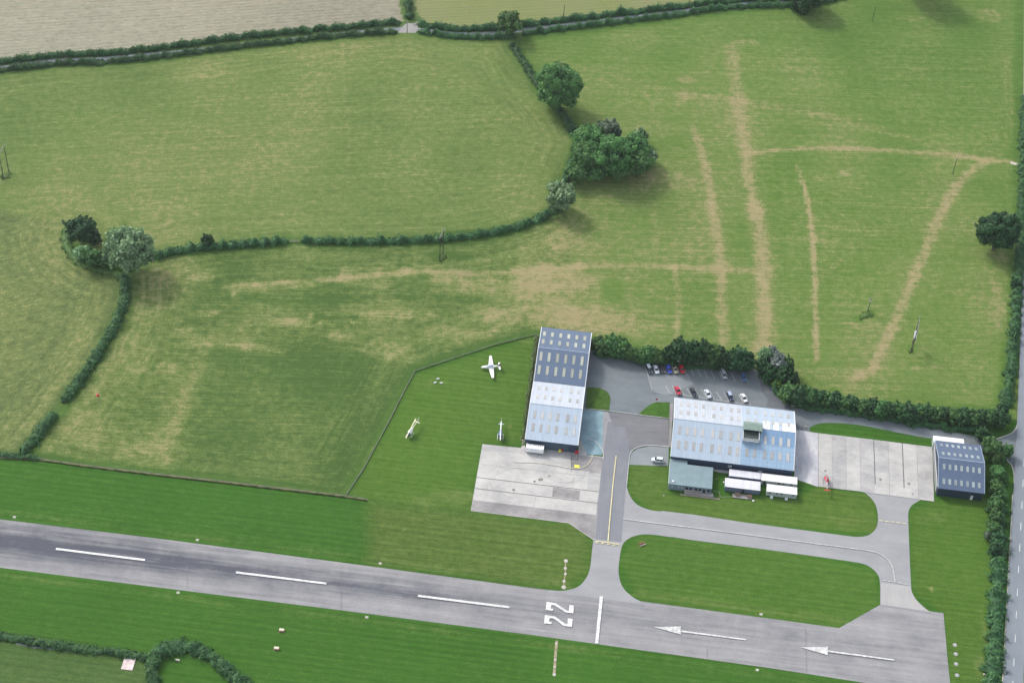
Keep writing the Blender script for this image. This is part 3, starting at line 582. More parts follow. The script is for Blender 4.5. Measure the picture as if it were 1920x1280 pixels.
for a, b_, wd, k in [((893.5, 894.6), (1122.4, 921.7), .28, 'joint'), ((891, 915.5), (1120, 943), .28, 'joint'), ((898, 870), (1104, 893), .12, 'joint_pale'), ((1071, 848), (1071, 884), .22, 'joint'), ((937, 918), (935, 943), .1, 'joint_pale'), ((1005, 927), (1001, 951), .1, 'joint_pale'), ((1076, 893), (1071, 930), .1, 'joint_pale')]:
    line('apron_joint', [a, b_], wd, M[k])
sheet('apron', [(1490, 805), (1533.8, 812), (1534, 913), (1489, 897)], M['conc_yard'])
sheet('apron', [(1533.8, 812), (1640, 824.5), (1747.5, 838), (1751, 940), (1616.4, 921.6), (1534, 912)], M['conc'])
tops = [1533.8, 1559.6, 1586, 1612, 1638, 1665.5, 1691.5, 1718.5, 1747.5]; bots = [1534, 1560.5, 1587.3, 1614, 1641, 1668, 1695, 1722, 1751]
yt = lambda x: 812+(x-1533.8)*26/213.7
yb = lambda x: 912+(x-1534)*28/217
for i, k in enumerate(['conc', 'conc2', 'conc', 'conc3', 'conc2', 'conc', 'conc', 'conc2']):
    if k == 'conc': continue
    f_ = 0.55 if k == 'conc3' else (1 if i % 2 else 0.6)
    if i == 3:
        sheet('apron', [(tops[i], yt(tops[i])+.3), (tops[i+1], yt(tops[i+1])+.3), (bots[i+1], yb(bots[i+1])-.5), (bots[i], yb(bots[i])-.5)], M['conc2'])
        continue
    sheet('apron', [(tops[i], yt(tops[i])+.3), (tops[i+1], yt(tops[i+1])+.3), (tops[i+1]+(bots[i+1]-tops[i+1])*f_, yt(tops[i+1])+100*f_), (tops[i]+(bots[i]-tops[i])*f_, yt(tops[i])+98*f_)], M['conc2'])
for i in range(9):
    strong = i in (4, 6); line('apron_joint', [(tops[i], yt(tops[i])), (bots[i], yb(bots[i])-(18 if strong else 0))], .32 if strong else .16, M['joint' if (strong or i == 0) else 'joint_pale'])
def disc(name, px, py, r, m, h=0.0):
    bm = new(); c = W(px, py)
    if h == 0: ZL[0] += 0.0002
    bmesh.ops.create_circle(bm, cap_ends=True, radius=r, segments=14); bmesh.ops.translate(bm, verts=bm.verts[:], vec=(c.x, c.y, ZL[0]+0.003))
    return tag(obj(name, bm, m), kind='structure')
M['stain'] = mat('oil stain', (0.20, 0.18, 0.16), 0.8, var=0.2)
for (x, y, r) in [(963, 918.5, .55), (1041, 921.5, .45), (1029.7, 892.6, .4), (1002, 902.5, .45), (1015, 898.5, .6), (1012, 899.3, .6), (1547.3, 883.2, .5), (1650.8, 899, .55), (1704, 907, .6), (1711, 926, .35), (1135.5, 787, .35)]: disc('tar_patch', x, y, r, M['stain'])
sheet('footpath', [(1337, 876.5), (1368, 881), (1367, 888), (1350, 886), (1336, 883)], M['conc2'])
M['scuff'] = mat('tyre scuff', (0.30, 0.29, 0.29), .9, var=.35, scale=.6)
M['pale_scuff'] = mat('scraped concrete', (0.52, 0.51, 0.49), .9, var=.2, scale=.6)
for cx_, cy_, r_, a0, a1, mm in [(960, 905, 45, 150, 300, 'pale_scuff'), (968, 900, 38, 160, 290, 'pale_scuff'), (975, 912, 58, 170, 265, 'pale_scuff'), (1000, 890, 70, 195, 260, 'pale_scuff'), (935, 890, 24, 120, 330, 'pale_scuff'), (1060, 880, 40, 20, 110, 'scuff'), (1100, 905, 30, 180, 280, 'pale_scuff')]:
    line('tyre_mark', [(cx_+r_*math.cos(R(a)), cy_+r_*.62*math.sin(R(a))) for a in np.linspace(a0, a1, 14)], .10, M[mm])
M['crack'] = mat('sealed crack', (0.20, 0.20, 0.21), .9)
for px_ in [[(640, 1056), (640, 1143)], [(350, 1060), (352, 1105)], [(1325, 1215), (1326, 1235)], [(1510, 1174), (1512, 1262)], [(1040, 1112), (1200, 1132)], [(1650, 1134), (1752, 1150)]]:
    line('joint_line', px_, .12, M['crack'])
# markings
for a, b_ in [((105, 1029), (272, 1050)), ((442.5, 1073), (612, 1094)), ((783.5, 1117), (955, 1138.5)), ((-235, 988), (-66, 1008.5))]: line('centre_line', [a, b_], 0.85, M['white_paint'])
zo = lambda L_: [(1010+x/12.8, 1115+y/12.8) for x, y in L_]
sheet('runway_number', [zo([(190, 170), (410, 205), (680, 380), (725, 385), (735, 250), (850, 262), (830, 445), (645, 425), (385, 255), (305, 245), (290, 325), (350, 335), (345, 385), (165, 365)]),
                        zo([(150, 485), (385, 520), (640, 695), (690, 695), (700, 565), (815, 580), (795, 770), (595, 745), (360, 570), (262, 562), (245, 645), (315, 655), (300, 708), (125, 685)])], M['white_paint'])
sheet('threshold_line', zo([(1465, 40), (1545, 40), (1430, 1170), (1352, 1165)]), M['white_paint'])
M['pale_paint'] = mat('repainted white', (0.50, 0.50, 0.49), 0.65, var=0.32, scale=0.9)
sheet('threshold_arrow', [[(1225, 1175.2), (1276.3, 1174.6), (1276.3, 1189.5)], [(1276.6, 1181.5), (1398.6, 1198), (1398.4, 1200.3), (1276.6, 1184.8)]], M['pale_paint'])
sheet('threshold_arrow', [[(1500, 1213.2), (1551.7, 1212.6), (1551.7, 1228.2)], [(1552, 1219), (1676.5, 1236), (1676.2, 1238.6), (1552, 1222.2)]], M['pale_paint'])
line('taxi_line', [(1155.2, 855), (1150, 900), (1144.5, 960), (1139.8, 1015.5)], 0.36, M['yellow_paint'])
line('holding_line', [(1116.5, 1014.5), (1140, 1017.5), (1161.5, 1020.8)], 0.38, M['yellow_paint'])
line('holding_line', [(1116.5, 1017.3), (1140, 1020.3), (1161.2, 1023.5)], 0.4, M['yellow_paint'], dash=(1.0, 1.0))
line('taxi_line', smooth([(1168, 973), (1230, 981), (1300, 989.5), (1400, 1002.3), (1519, 1018), (1600, 1028.5), (1630, 1033), (1649, 1038.5), (1665.4, 1050.7), (1673.6, 1065.6), (1678, 1090)], 4), 0.3, M['worn_white'])
line('holding_line', [(1648, 976), (1674, 979), (1701, 982.5)], 0.3, M['yellow_paint'], dash=(1.3, .8))
line('holding_line', [(1654.6, 1088), (1676, 1090.5), (1700, 1095.4)], 0.3, M['worn_white'], dash=(1.3, .5))
line('edge_line', smooth([(1254, 837.7), (1217.8, 835), (1194, 839.3), (1182, 849.3), (1178.8, 870), (1174.8, 911)], 4), 0.2, M['worn_white'])
line('edge_line', smooth([(1101, 822), (1117, 829), (1127, 840), (1131, 852), (1130.8, 862)], 4), 0.3, M['worn_white'])
line('edge_line', smooth([(1110, 853), (1109, 862), (1100, 873), (1086, 878.5), (1072, 878.5)], 4), 0.32, mat('worn yellow', (0.46, 0.43, 0.30), .8, var=.3))
line('edge_line', smooth([(1072, 878.5), (1040, 873), (1010, 868), (985, 867), (962, 866)], 4), 0.3, mat('ghost yellow', (0.47, 0.45, 0.39), .8, var=.2))
line('edge_line', [(1092, 766), (1143, 771), (1254, 785)], 0.2, M['worn_white'])
sheet('fuel_marking', [(1077, 871.5), (1086, 872.5), (1086.5, 878), (1076.5, 877)], M['bright_yellow'])
for a, b_ in [((1208, 684), (1214, 702)), ((1214, 702), (1223, 734)), ((1232, 689), (1249, 0))][:2]: line('edge_line', [a, b_], 0.16, M['worn_white'])
zz = lambda x, y: (1250+x/11.294, 715+y/11.294)
base = [(70, 262), (370, 300), (535, 330), (700, 347), (855, 377), (1015, 400), (1175, 418), (1325, 440), (1475, 470), (1625, 485), (1780, 508)]
for a, b_ in [((-20, 105), (70, 262)), ((115, 100), (205, 275)), ((262, 120), (370, 300)), ((420, 150), (535, 330)), ((590, 175), (700, 347)), ((725, 175), (855, 377)), ((900, 195), (1015, 400)), ((1050, 228), (1175, 418)), ((1210, 250), (1325, 440)), ((1365, 275), (1475, 470)), ((1515, 290), (1625, 485)), ((1675, 325), (1780, 508))]:
    line('bay_line', [zz(*a), zz(*b_)], 0.13, M['white_paint'])
line('bay_line', [zz(*q) for q in base], 0.13, M['white_paint'])
z2 = lambda x, y: (1200+x/5.333, 640+y/5.333)
for a, b_ in [((245, 250), (262, 320)), ((312, 255), (330, 328)), ((380, 262), (402, 335)), ((445, 285), (467, 342)), ((498, 262), (537, 350)), ((568, 275), (607, 360)), ((638, 290), (677, 373)), ((706, 300), (745, 380)), ((775, 300), (818, 385)), ((845, 310), (882, 397)), ((912, 320), (950, 408)), ((983, 338), (1018, 412)), ((1045, 345), (1082, 420))]:
    line('bay_line', [z2(*a), z2(*b_)], 0.13, M['white_paint'])
# country road on the east side with kerbs and centre dashes
ctr = [(1898.5, 1285), (1903, 1197), (1907, 1111), (1911.4, 1027.7), (1916, 930), (1921.5, 820), (1926, 700), (1930, 560), (1932, 400), (1934, 200), (1934, 0), (1934, -120)]
Pc = [W(*q) for q in ctr]; d0 = (Pc[0]-Pc[2]).normalized(); Pc = [Pc[0]+d0*200]+Pc
ZL[0] += 0.004
def ribbon(name, C, off, wd, m, z0, z1=None):
    bm = new(); prev = None
    for i, c in enumerate(C):
        d = (C[min(i+1, len(C)-1)]-C[max(i-1, 0)]).normalized(); n_ = Vector((-d.y, d.x, 0))
        a = c+n_*(off-wd/2); b2 = c+n_*(off+wd/2); top = z0 if z1 is None else z1
        cur = [bm.verts.new((a.x, a.y, top)), bm.verts.new((b2.x, b2.y, top))]
        if z1 is not None: cur += [bm.verts.new((b2.x, b2.y, z0)), bm.verts.new((a.x, a.y, z0))]
        if prev:
            k = len(cur)
            for j in range(k if k > 2 else 1): bm.faces.new((prev[j], prev[(j+1) % k], cur[(j+1) % k], cur[j]))
        prev = cur
    bmesh.ops.recalc_face_normals(bm, faces=bm.faces[:])
    for f in bm.faces:
        if z1 is None and f.normal.z < 0: f.normal_flip()
    return tag(obj(name, bm, m), kind='structure')
ribbon('country_road', Pc, 0, 6.4, M['road'], ZL[0])
def sub(C, a, b_): return C[a:b_]
ribbon('road_kerb', Pc[:6], 3.35, 0.38, M['kerb'], 0, 0.12); ribbon('road_kerb', Pc, -3.35, 0.35, M['kerb'], 0, 0.12); ribbon('road_kerb', Pc[8:], 3.35, 0.38, M['kerb'], 0, 0.12)
kr = [W(*q) for q in smooth([(1901.8, 905), (1900.5, 885), (1896, 871), (1887, 862)], 3)]; ribbon('road_kerb', kr, 0, 0.38, M['kerb'], 0, 0.12)
kr = [W(*q) for q in smooth([(1867, 823), (1894.7, 813), (1905.6, 801.6), (1910.5, 775), (1914, 735)], 3)]; ribbon('road_kerb', kr, 0, 0.38, M['kerb'], 0, 0.12)
ZL[0] += 0.004
for (x, y) in [(1913.5, 988), (1911.4, 1027.7), (1909.2, 1068), (1907, 1111), (1905, 1153), (1903, 1197), (1900.5, 1241.7), (1898.4, 1284), (1915.6, 948), (1917.6, 907), (1919.6, 868)]:
    line('road_dash', [(x+.35, y-7), (x-.35, y+7)], 0.22, M['white_paint'], z=ZL[0])
# lane between the hedges at the back
LANE = smooth([(-120, 142), (0, 128), (90, 116), (200, 110), (333, 98), (480, 82), (640, 64), (720, 57), (765, 54), (800, 58), (860, 64), (935, 62), (1000, 54), (1100, 43), (1200, 31), (1280, 21), (1370, 9), (1480, 4), (1560, -4), (1700, -30), (2000, -80)], 3)
ribbon('country_lane', [W(*q) for q in LANE], 0, 2.7, M['lane'], 0.03)
sheet('country_lane', [(745, 62), (757, 48), (764, 44), (778, 44), (784, 50), (780, 62)], mat('gravel', (0.25, 0.245, 0.23), .95, var=.2), z=0.036)
sheet('field_track', [(1893, 303), (1922, 308), (1922, 313), (1896, 308)], mat('gravel track', (0.42, 0.38, 0.33), .95, var=.2), z=0.03)

# ------------------------------------------------------------------ buildings
def rect(px, z):
    q = [UV(x, y, z) for x, y in px]; return ((q[0][0]+q[2][0])/2, (q[1][0]+q[3][0])/2, (q[2][1]+q[3][1])/2, (q[0][1]+q[1][1])/2)
def hangar(label, name, u0, u1, v0, v1, ev, rg, roofs, wall, cols, rowsN, rowsS, sw, slN, slS, skym, trimm=None):
    """gabled shed, ridge along x; roofs = list of (x fraction from, to, north mat, south mat)"""
    cx, cy = (u0+u1)/2, (v0+v1)/2; L_, D = (u1-u0), (v1-v0); hl, hd = L_/2, D/2
    t = thing(name, label, 'hangar', G(cx, cy), AZ)
    bm = new()
    i = 0.25  # walls stand inside the eaves
    P = [(-hl+i, -hd+i), (hl-i, -hd+i), (hl-i, hd-i), (-hl+i, hd-i)]
    bv = [bm.verts.new((*p, 0)) for p in P]; tv = [bm.verts.new((*p, ev-.12)) for p in P]
    rw_ = bm.verts.new((-hl+i, 0, rg-.2)); re_ = bm.verts.new((hl-i, 0, rg-.2))
    bm.faces.new((bv[0], bv[1], tv[1], tv[0])); bm.faces.new((bv[2], bv[3], tv[3], tv[2]))
    bm.faces.new((bv[1], bv[2], tv[2], re_, tv[1])); bm.faces.new((bv[3], bv[0], tv[0], rw_, tv[3]))
    obj('wall', bm, wall, t)
    for (f0, f1, mn, ms) in roofs:
        x0, x1 = -hl+L_*f0, -hl+L_*f1
        for sgn, m_ in ((1, mn), (-1, ms)):
            if m_ is None: continue
            bm = new(); y = sgn*hd
            a = [bm.verts.new(p) for p in ((x0, y, ev), (x1, y, ev), (x1, 0, rg), (x0, 0, rg))]; b2 = [bm.verts.new((v.co.x, v.co.y, v.co.z-.1)) for v in a]
            bm.faces.new(a); bm.faces.new(b2[::-1])
            for k in range(4): bm.faces.new((a[k], b2[k], b2[(k+1) % 4], a[(k+1) % 4]))
            bmesh.ops.recalc_face_normals(bm, faces=bm.faces[:]); obj('roof', bm, m_, t)
    bm = new(); box(bm, -hl, hl, -.14, .14, rg-.03, rg+.06); obj('ridge_cap', bm, M['trim_grey'], t)
    for sgn in (1, -1):
        bm = new(); box(bm, -hl, hl, sgn*hd-.08 if sgn > 0 else -hd-.10, sgn*hd+.10 if sgn > 0 else -hd+.08, ev-.2, ev-.02); obj('gutter', bm, M['wall_navy'], t)
    for sx in (-1, 1):      # verge trims
        for sgn in (-1, 1):
            bm = new(); x = sx*hl; a = Vector((x, sgn*hd, ev)); b2 = Vector((x, 0, rg))
            vs = [bm.verts.new(p) for p in (a+Vector((-.11, 0, -.2)), a+Vector((.11, 0, -.2)), a+Vector((.11, 0, .09)), a+Vector((-.11, 0, .09)), b2+Vector((-.11, 0, -.2)), b2+Vector((.11, 0, -.2)), b2+Vector((.11, 0, .09)), b2+Vector((-.11, 0, .09)))]
            for f in ((0, 1, 2, 3), (4, 7, 6, 5), (0, 4, 5, 1), (1, 5, 6, 2), (2, 6, 7, 3), (3, 7, 4, 0)): bm.faces.new([vs[k] for k in f])
            bmesh.ops.recalc_face_normals(bm, faces=bm.faces[:]); obj('verge_trim', bm, trimm or M['trim'], t)
    slope = (rg-ev)/hd; ang = math.atan(slope)
    def lightmesh(ln, frame):
        bm = new(); box(bm, -sw/2, sw/2, -ln/2, ln/2, 0.0, 0.07); me = bpy.data.meshes.new('skylight'); bm.to_mesh(me); bm.free(); me.materials.append(skym); return me
    mN, mS = lightmesh(slN, 0), lightmesh(slS, 0)
    for sgn, rows, me in ((1, rowsN, mN), (-1, rowsS, mS)):
        for f in rows:
            for c in cols:
                y = sgn*hd*((1-f) if sgn > 0 else f); z = rg-abs(y)*slope
                if any(h[0] < c < h[1] and h[2] < y < h[3] for h in HOLES): continue
                o = bpy.data.objects.new('skylight', me); COL.objects.link(o); o.parent = t
                o.location = (-hl+L_*c, y, z+0.02); o.rotation_euler = (-sgn*ang, 0, 0)
    return t, hl, hd
HOLES = []
un = rect([(1015.5, 613.5), (1109.3, 623.8), (1000.3, 714), (1096.6, 724.6)], 4.5)
us = rect([(1000.3, 714), (1096.6, 724.6), (985.3, 823.7), (1085.4, 834.3)], 4.5)
ue = rect([(1264.7, 745), (1488.8, 770.3), (1258, 854.5), (1488.6, 883)], 4.6)
u2 = rect([(1753, 825.4), (1836.9, 834.4), (1759.4, 915), (1846.9, 924.4)], 4.4)
WU0, WU1, WV = (un[0]+us[0])/2, (un[1]+us[1])/2, (un[2]+us[3])/2
hN, hlN, hdN = hangar('long hangar with dark slate blue roof, north of the white-roofed one it adjoins', 'hangar', WU0, WU1, WV+.03, un[3], 4.6, 8.0, [(0, 1, M['roof_slate'], M['roof_slate'])], M['wall_navy'],
       [.075, .235, .4, .56, .72, .88], [.32, .70], [.26, .66], 1.05, 3.2, 3.9, M['skylight'])
hS, hlS, hdS = hangar('white roofed hangar with fuel tank and apron at its front', 'hangar', WU0, WU1, us[2], WV-.03, 4.5, 8.0, [(0, 1, M['roof_white'], M['roof_blue_and_shade'])], M['wall_navy'],  # one white roof; its south slope has the shade put into a bluer tint
       [.12, .265, .41, .555, .745, .89], [.27, .67], [.3, .65], 1.0, 2.4, 3.3, M['skylight2'])
ecols = [.055, .117, .179, .241, .327, .389, .474, .536, .613, .675, .757, .819, .883, .947]
EL = ue[1]-ue[0]; EDh = (ue[3]-ue[2])/2
HOLES[:] = [(.57, .75, -6.3, 4.5)]
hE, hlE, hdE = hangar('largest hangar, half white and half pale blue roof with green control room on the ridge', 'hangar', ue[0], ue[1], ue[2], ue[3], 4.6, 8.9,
       [(0, .565, M['roof_white'], M['roof_blue_and_shade']), (.565, 1, M['roof_blue_and_shade'], M['roof_midblue'])], M['wall_navy'], ecols, [.28, .67], [.29, .67], 1.05, 2.6, 3.4, M['skylight2'])  # white half's south slope is bluer, its shade put into the colour
HOLES[:] = []
slopeE = (8.9-4.6)/hdE
def slab_on_slope(parent, name, x0, x1, y0, y1, m, lift):
    bm = new(); zf = lambda y: 8.9-abs(y)*slopeE+lift
    a = [bm.verts.new((x, y, zf(y))) for x, y in ((x0, y0), (x1, y0), (x1, y1), (x0, y1))]; f = bm.faces.new(a); f.normal_update()
    if f.normal.z < 0: f.normal_flip()
    return obj(name, bm, m, parent)
for a, b_ in ((.735, .79), (.815, .865), (.89, 1.0)): slab_on_slope(hE, 'white_sheet', -hlE+EL*a+.1, -hlE+EL*b_-.15, .2, 5.6, M['roof_brilliant'], .012)
slab_on_slope(hE, 'blue_sheet', -hlE+EL*.735, hlE-.2, -.2, -6.0, M['roof_deepblue'], .012)
slab_on_slope(hE, 'blue_sheet', -hlE+EL*.567, -hlE+EL*.735-.02, -5.2, -6.0, M['roof_deepblue'], .012)
# control room on the ridge
cr = bpy.data.objects.new('control_room', None); COL.objects.link(cr); cr.parent = hE
cq = [UV(1394, 803, 10.6), UV(1429.5, 807.5, 10.6), UV(1394.3, 788.5, 10.6)]
cux, cvy = (ue[0]+ue[1])/2, (ue[2]+ue[3])/2
X0, X1 = cq[0][0]-cux, cq[1][0]-cux; Y0, Y1 = cq[0][1]-cvy, cq[2][1]-cvy
bm = new(); box(bm, X0+.15, X1-.15, Y0+.3, Y1-.2, 7.6, 10.3); obj('room_wall', bm, M['green_sheet'], cr)
bm = new(); ym = (Y0+Y1)/2+.6
for ya, yb_, za, zb in ((Y0-.2, ym, 10.45, 10.8), (ym, Y1, 10.8, 10.45)):
    a = [bm.verts.new(p) for p in ((X0, ya, za), (X1, ya, za), (X1, yb_, zb), (X0, yb_, zb))]; b2 = [bm.verts.new((v.co.x, v.co.y, v.co.z-.15)) for v in a]
    bm.faces.new(a); bm.faces.new(b2[::-1])
    for k in range(4): bm.faces.new((a[k], b2[k], b2[(k+1) % 4], a[(k+1) % 4]))
bmesh.ops.recalc_face_normals(bm, faces=bm.faces[:]); obj('room_roof', bm, M['green_sheet'], cr)
bm = new(); box(bm, X0+.4, X1-.4, Y0+.2, Y0+.32, 8.9, 10.2); obj('window', bm, M['glass'], cr)
bx1 = X0+(X1-X0)*.86; YB = Y0-4.0; bz = 8.75
bm = new(); box(bm, X0+.1, bx1, YB, Y0+.3, bz-.25, bz); obj('balcony', bm, mat('dark balcony decking', (0.045, 0.06, 0.055), .8), cr)
bm = new(); box(bm, X0+.1, bx1, YB+.02, YB+.10, 6.6, bz-.25); box(bm, X0+.1, X0+.18, YB+.1, Y0, 7.2, bz-.25); box(bm, bx1-.08, bx1, YB+.1, Y0, 7.2, bz-.25); obj('balcony_apron', bm, M['trim_grey'], cr)
bm = new()
for z_ in (bz+.5, bz+1.0):
    tube(bm, (X0+.1, YB, z_), (bx1, YB, z_), .06); tube(bm, (X0+.1, YB, z_), (X0+.1, Y0+.2, z_), .06); tube(bm, (bx1, YB, z_), (bx1, Y0+.2, z_), .06)
for k in range(7): x_ = X0+.1+(bx1-X0-.1)*k/6; tube(bm, (x_, YB, bz-.2), (x_, YB, bz+1.0), .05)
box(bm, X0+.05, bx1+.05, YB-.1, YB+.02, bz-.22, bz+.03)
obj('railing', bm, M['trim'], cr)
# east hangar
h2, hl2, hd2 = hangar('small slate blue hangar beside the road at the east end of the concrete apron', 'hangar', u2[0], u2[1], u2[2], u2[3], 4.4, 8.0, [(0, 1, M['roof_slate2'], M['roof_slate2'])], M['wall_dark'],
       [.12, .247, .375, .50, .63, .757, .885], [.24, .73], [.28, .76], .95, 1.9, 2.2, M['skylight_grey'], M['trim_grey'])
bm = new(); box(bm, -hl2-1.05+.9, -hl2+.2, -hd2+1.5, hd2-1.5, .0, 3.9); obj('hangar_door', bm, mat('grey hangar door', (0.20, 0.21, 0.215), .6, stretch=(1, 3, .2)), h2)
bm = new(); box(bm, -hl2-.30, -hl2-.17, -hd2+1.2, hd2-1.2, 3.95, 4.15); obj('door_rail', bm, M['trim'], h2)
ln = UV(1749.6, 815.6, 3.2); lr = UV(1807, 824, 3.2); vq = h2.location
lu0 = ln[0]-(u2[0]+u2[1])/2; lu1 = lr[0]-(u2[0]+u2[1])/2; lv = ln[1]-(u2[2]+u2[3])/2
bm = new(); box(bm, lu0+.1, lu1-.1, hd2-.2, lv-.1, 0, 3.0); obj('lean_to_wall', bm, M['cabin_wall'], h2)
bm = new(); a = [bm.verts.new(p) for p in ((lu0, hd2-.1, 3.6), (lu1, hd2-.1, 3.6), (lu1, lv, 3.05), (lu0, lv, 3.05))]; b2 = [bm.verts.new((v.co.x, v.co.y, v.co.z-.12)) for v in a]
bm.faces.new(a); bm.faces.new(b2[::-1])
for k in range(4): bm.faces.new((a[k], b2[k], b2[(k+1) % 4], a[(k+1) % 4]))
bmesh.ops.recalc_face_normals(bm, faces=bm.faces[:]); obj('lean_to_roof', bm, M['cabin_white'], h2)
bm = new(); box(bm, hl2-4.4, hl2-3.5, -hd2+.1, -hd2+.22, 0, 2.2); obj('side_door', bm, M['trim'], h2)
# doors of the other hangars
bm = new(); box(bm, -hlS+6.5, hlS-3.4, -hdS+.14, -hdS+.2, 0, 3.7); d_ = obj('hangar_door', bm, mat('dark blue sliding door', (0.055, 0.085, 0.125), .5, stretch=(2, 1, .2)), hS)
bm = new(); box(bm, hlE-12.5, hlE-11.2, -hdE+.12, -hdE+.22, 0, 2.2); obj('side_door', bm, M['trim'], hE)
bm = new(); box(bm, -1.3, .1, -hdE-.02, -hdE+.24, 2.2, 3.4); obj('heater_unit', bm, M['steel'], hE)
# office building with flat felt roof, L shaped
o0, o1 = UV(1253.7, 906.4, 3.2), UV(1335, 916, 3.2); on = UV(1337.3, 876, 3.2); ow = UV(1256.8, 857.5, 3.2); ox = UV(1288.8, 868, 3.2)
ou0, ou1, ov0, ov1, ov2, oux = (o0[0]+ow[0])/2, (o1[0]+on[0])/2, (o0[1]+o1[1])/2, on[1], min(ow[1], ue[2]+.1), ox[0]
oc = ((ou0+ou1)/2, (ov0+ov1)/2)
of = thing('office_building', 'low office with flat grey-green felt roof, against the largest hangar', 'building', G(*oc), AZ)
x0, x1, y0, y1, y2, xx = ou0-oc[0], ou1-oc[0], ov0-oc[1], ov1-oc[1], ov2-oc[1], oux-oc[0]
def prism(bm, pts, z0, z1):
    a = [bm.verts.new((*p, z0)) for p in pts]; b2 = [bm.verts.new((*p, z1)) for p in pts]; n_ = len(pts)
    bm.faces.new(a[::-1]); bm.faces.new(b2)
    for k in range(n_): bm.faces.new((a[k], a[(k+1) % n_], b2[(k+1) % n_], b2[k]))
i = .2
bm = new(); prism(bm, [(x0+i, y0+i), (x1-i, y0+i), (x1-i, y1-i), (xx-i, y1-i), (xx-i, y2), (x0+i, y2)], 0, 3.0); obj('wall', bm, M['wall_blue'], of)
bm = new(); prism(bm, [(x0, y0), (x1, y0), (x1, y1), (xx, y1), (xx, y2), (x0, y2)], 3.0, 3.2); obj('roof', bm, M['felt_green'], of)
bm = new(); box(bm, x0-.1, x0-.002, y0+.3, y2, 2.95, 3.28); obj('fascia', bm, M['trim'], of)
bm = new(); box(bm, x0+1.2, x0+1.9, y0+1.0, y0+1.6, 3.2, 3.5); obj('roof_vent', bm, M['trim'], of)
for k, (fx, wd) in enumerate([(.43, 1.0), (.52, 1.0), (.64, 1.0), (.735, 1.0), (.93, 1.0)]):
    bm = new(); xc = x0+(x1-x0)*fx; box(bm, xc-wd/2, xc+wd/2, y0+i-.05, y0+i+.02, 1.0, 2.3); wn = obj('window', bm, M['glass'], of)
for fx in (.10, .24, .32):
    bm = new(); xc = x0+(x1-x0)*fx; box(bm, xc-.4, xc+.4, y0+i-.05, y0+i+.02, 1.3, 2.2); obj('window', bm, M['steel'], of)
bm = new(); xc = x0+(x1-x0)*.83; box(bm, xc-.45, xc+.45, y0+i-.05, y0+i+.02, .3, 2.2); obj('door', bm, M['black'], of)
def platform(name, label, a, b_, c, d, h, m, cat='deck'):
    """raised timber deck given by two corner points of the picture"""
    q = [UV(*p) for p in (a, b_, c, d)]; uu0, uu1 = (q[0][0]+q[3][0])/2, (q[1][0]+q[2][0])/2; vv0, vv1 = (q[2][1]+q[3][1])/2, (q[0][1]+q[1][1])/2
    t = thing(name, label, cat, G((uu0+uu1)/2, (vv0+vv1)/2), AZ); lx, ly = (uu1-uu0)/2, (vv1-vv0)/2
    bm = new(); n_ = max(3, int(2*ly/.3))
    for k in range(n_): ya = -ly+2*ly*k/n_; box(bm, -lx, lx, ya+.01, ya+2*ly/n_-.01, h-.04, h)
    obj('boards', bm, m, t)
    bm = new(); box(bm, -lx+.05, lx-.05, -ly+.05, ly-.05, h-.2, h-.045); obj('frame', bm, M['wood'], t)
    n_ = 0
    for sx in (-1, 1):
        for sy in (-1, 1): bm = new(); box(bm, sx*(lx-.2)-.06, sx*(lx-.2)+.06, sy*(ly-.2)-.06, sy*(ly-.2)+.06, 0, h-.2); obj('post', bm, M['wood'], t)
    return t, lx, ly
dk1, dlx, dly = platform('timber_deck', 'timber terrace with tables in front of the grey-green roofed office', (1283, 918.5), (1337, 925.5), (1337, 932.5), (1283, 927.5), .35, M['wood_grey'])
dk3, _, _ = platform('timber_ramp', 'long low timber ramp reaching east from the office terrace', (1275, 926.3), (1349.5, 933.5), (1349, 936), (1275, 929), .18, M['wood'], 'ramp')
dk2, _, _ = platform('timber_deck', 'timber deck with two brown tables before the blue-walled cabin', (1374, 925.5), (1411, 930), (1408.5, 937), (1372, 933), .35, M['wood_grey'])
bm = new()
for k in range(7): x_ = -dlx+2*dlx*k/6; tube(bm, (x_, -dly+.05, .35), (x_, -dly+.05, 1.3), .045)
tube(bm, (-dlx, -dly+.05, 1.3), (dlx, -dly+.05, 1.3), .05); tube(bm, (-dlx, -dly+.05, .85), (dlx, -dly+.05, .85), .04); obj('railing', bm, M['steel'], dk1)
def picnic(px, py, z, m, label, rz=AZ, group=None):
    t = thing('picnic_table', label, 'table', W(px, py, z), rz, group)
    bm = new(); box(bm, -.9, .9, -.38, .38, .70, .75); obj('table_top', bm, m, t)
    for s in (-1, 1):
        bm = new(); box(bm, -.9, .9, s*.72-.13, s*.72+.13, .42, .46); obj('bench', bm, m, t)
        bm = new(); box(bm, s*.6-.05, s*.6+.05, -.72, .72, .34, .40); tube(bm, (s*.6, -.55, 0), (s*.6, -.2, .7), .045); tube(bm, (s*.6, .55, 0), (s*.6, .2, .7), .045); obj('leg', bm, m, t)
    return t
gt = 'tables on the office terrace'
for px, py, lb in [(1287.5, 921.5, 'pale picnic table at the west end of the office terrace'), (1295.5, 922.3, 'pale picnic table second from the west end of the office terrace'), (1303.5, 923.2, 'pale picnic table third from the west end of the office terrace'), (1311, 924.2, 'pale picnic table at the east end of the office terrace, by the door')]:
    picnic(px, py, .35, M['cream'] if False else mat('bleached timber', (0.42, 0.37, 0.34), .8), lb, group=gt)
picnic(1382.5, 927.2, .35, M['brown'], 'round brown table at the west end of the blue cabin deck', group='tables on the cabin deck')
picnic(1405, 931.2, .35, M['brown'], 'brown picnic table at the east end of the blue cabin deck', group='tables on the cabin deck')
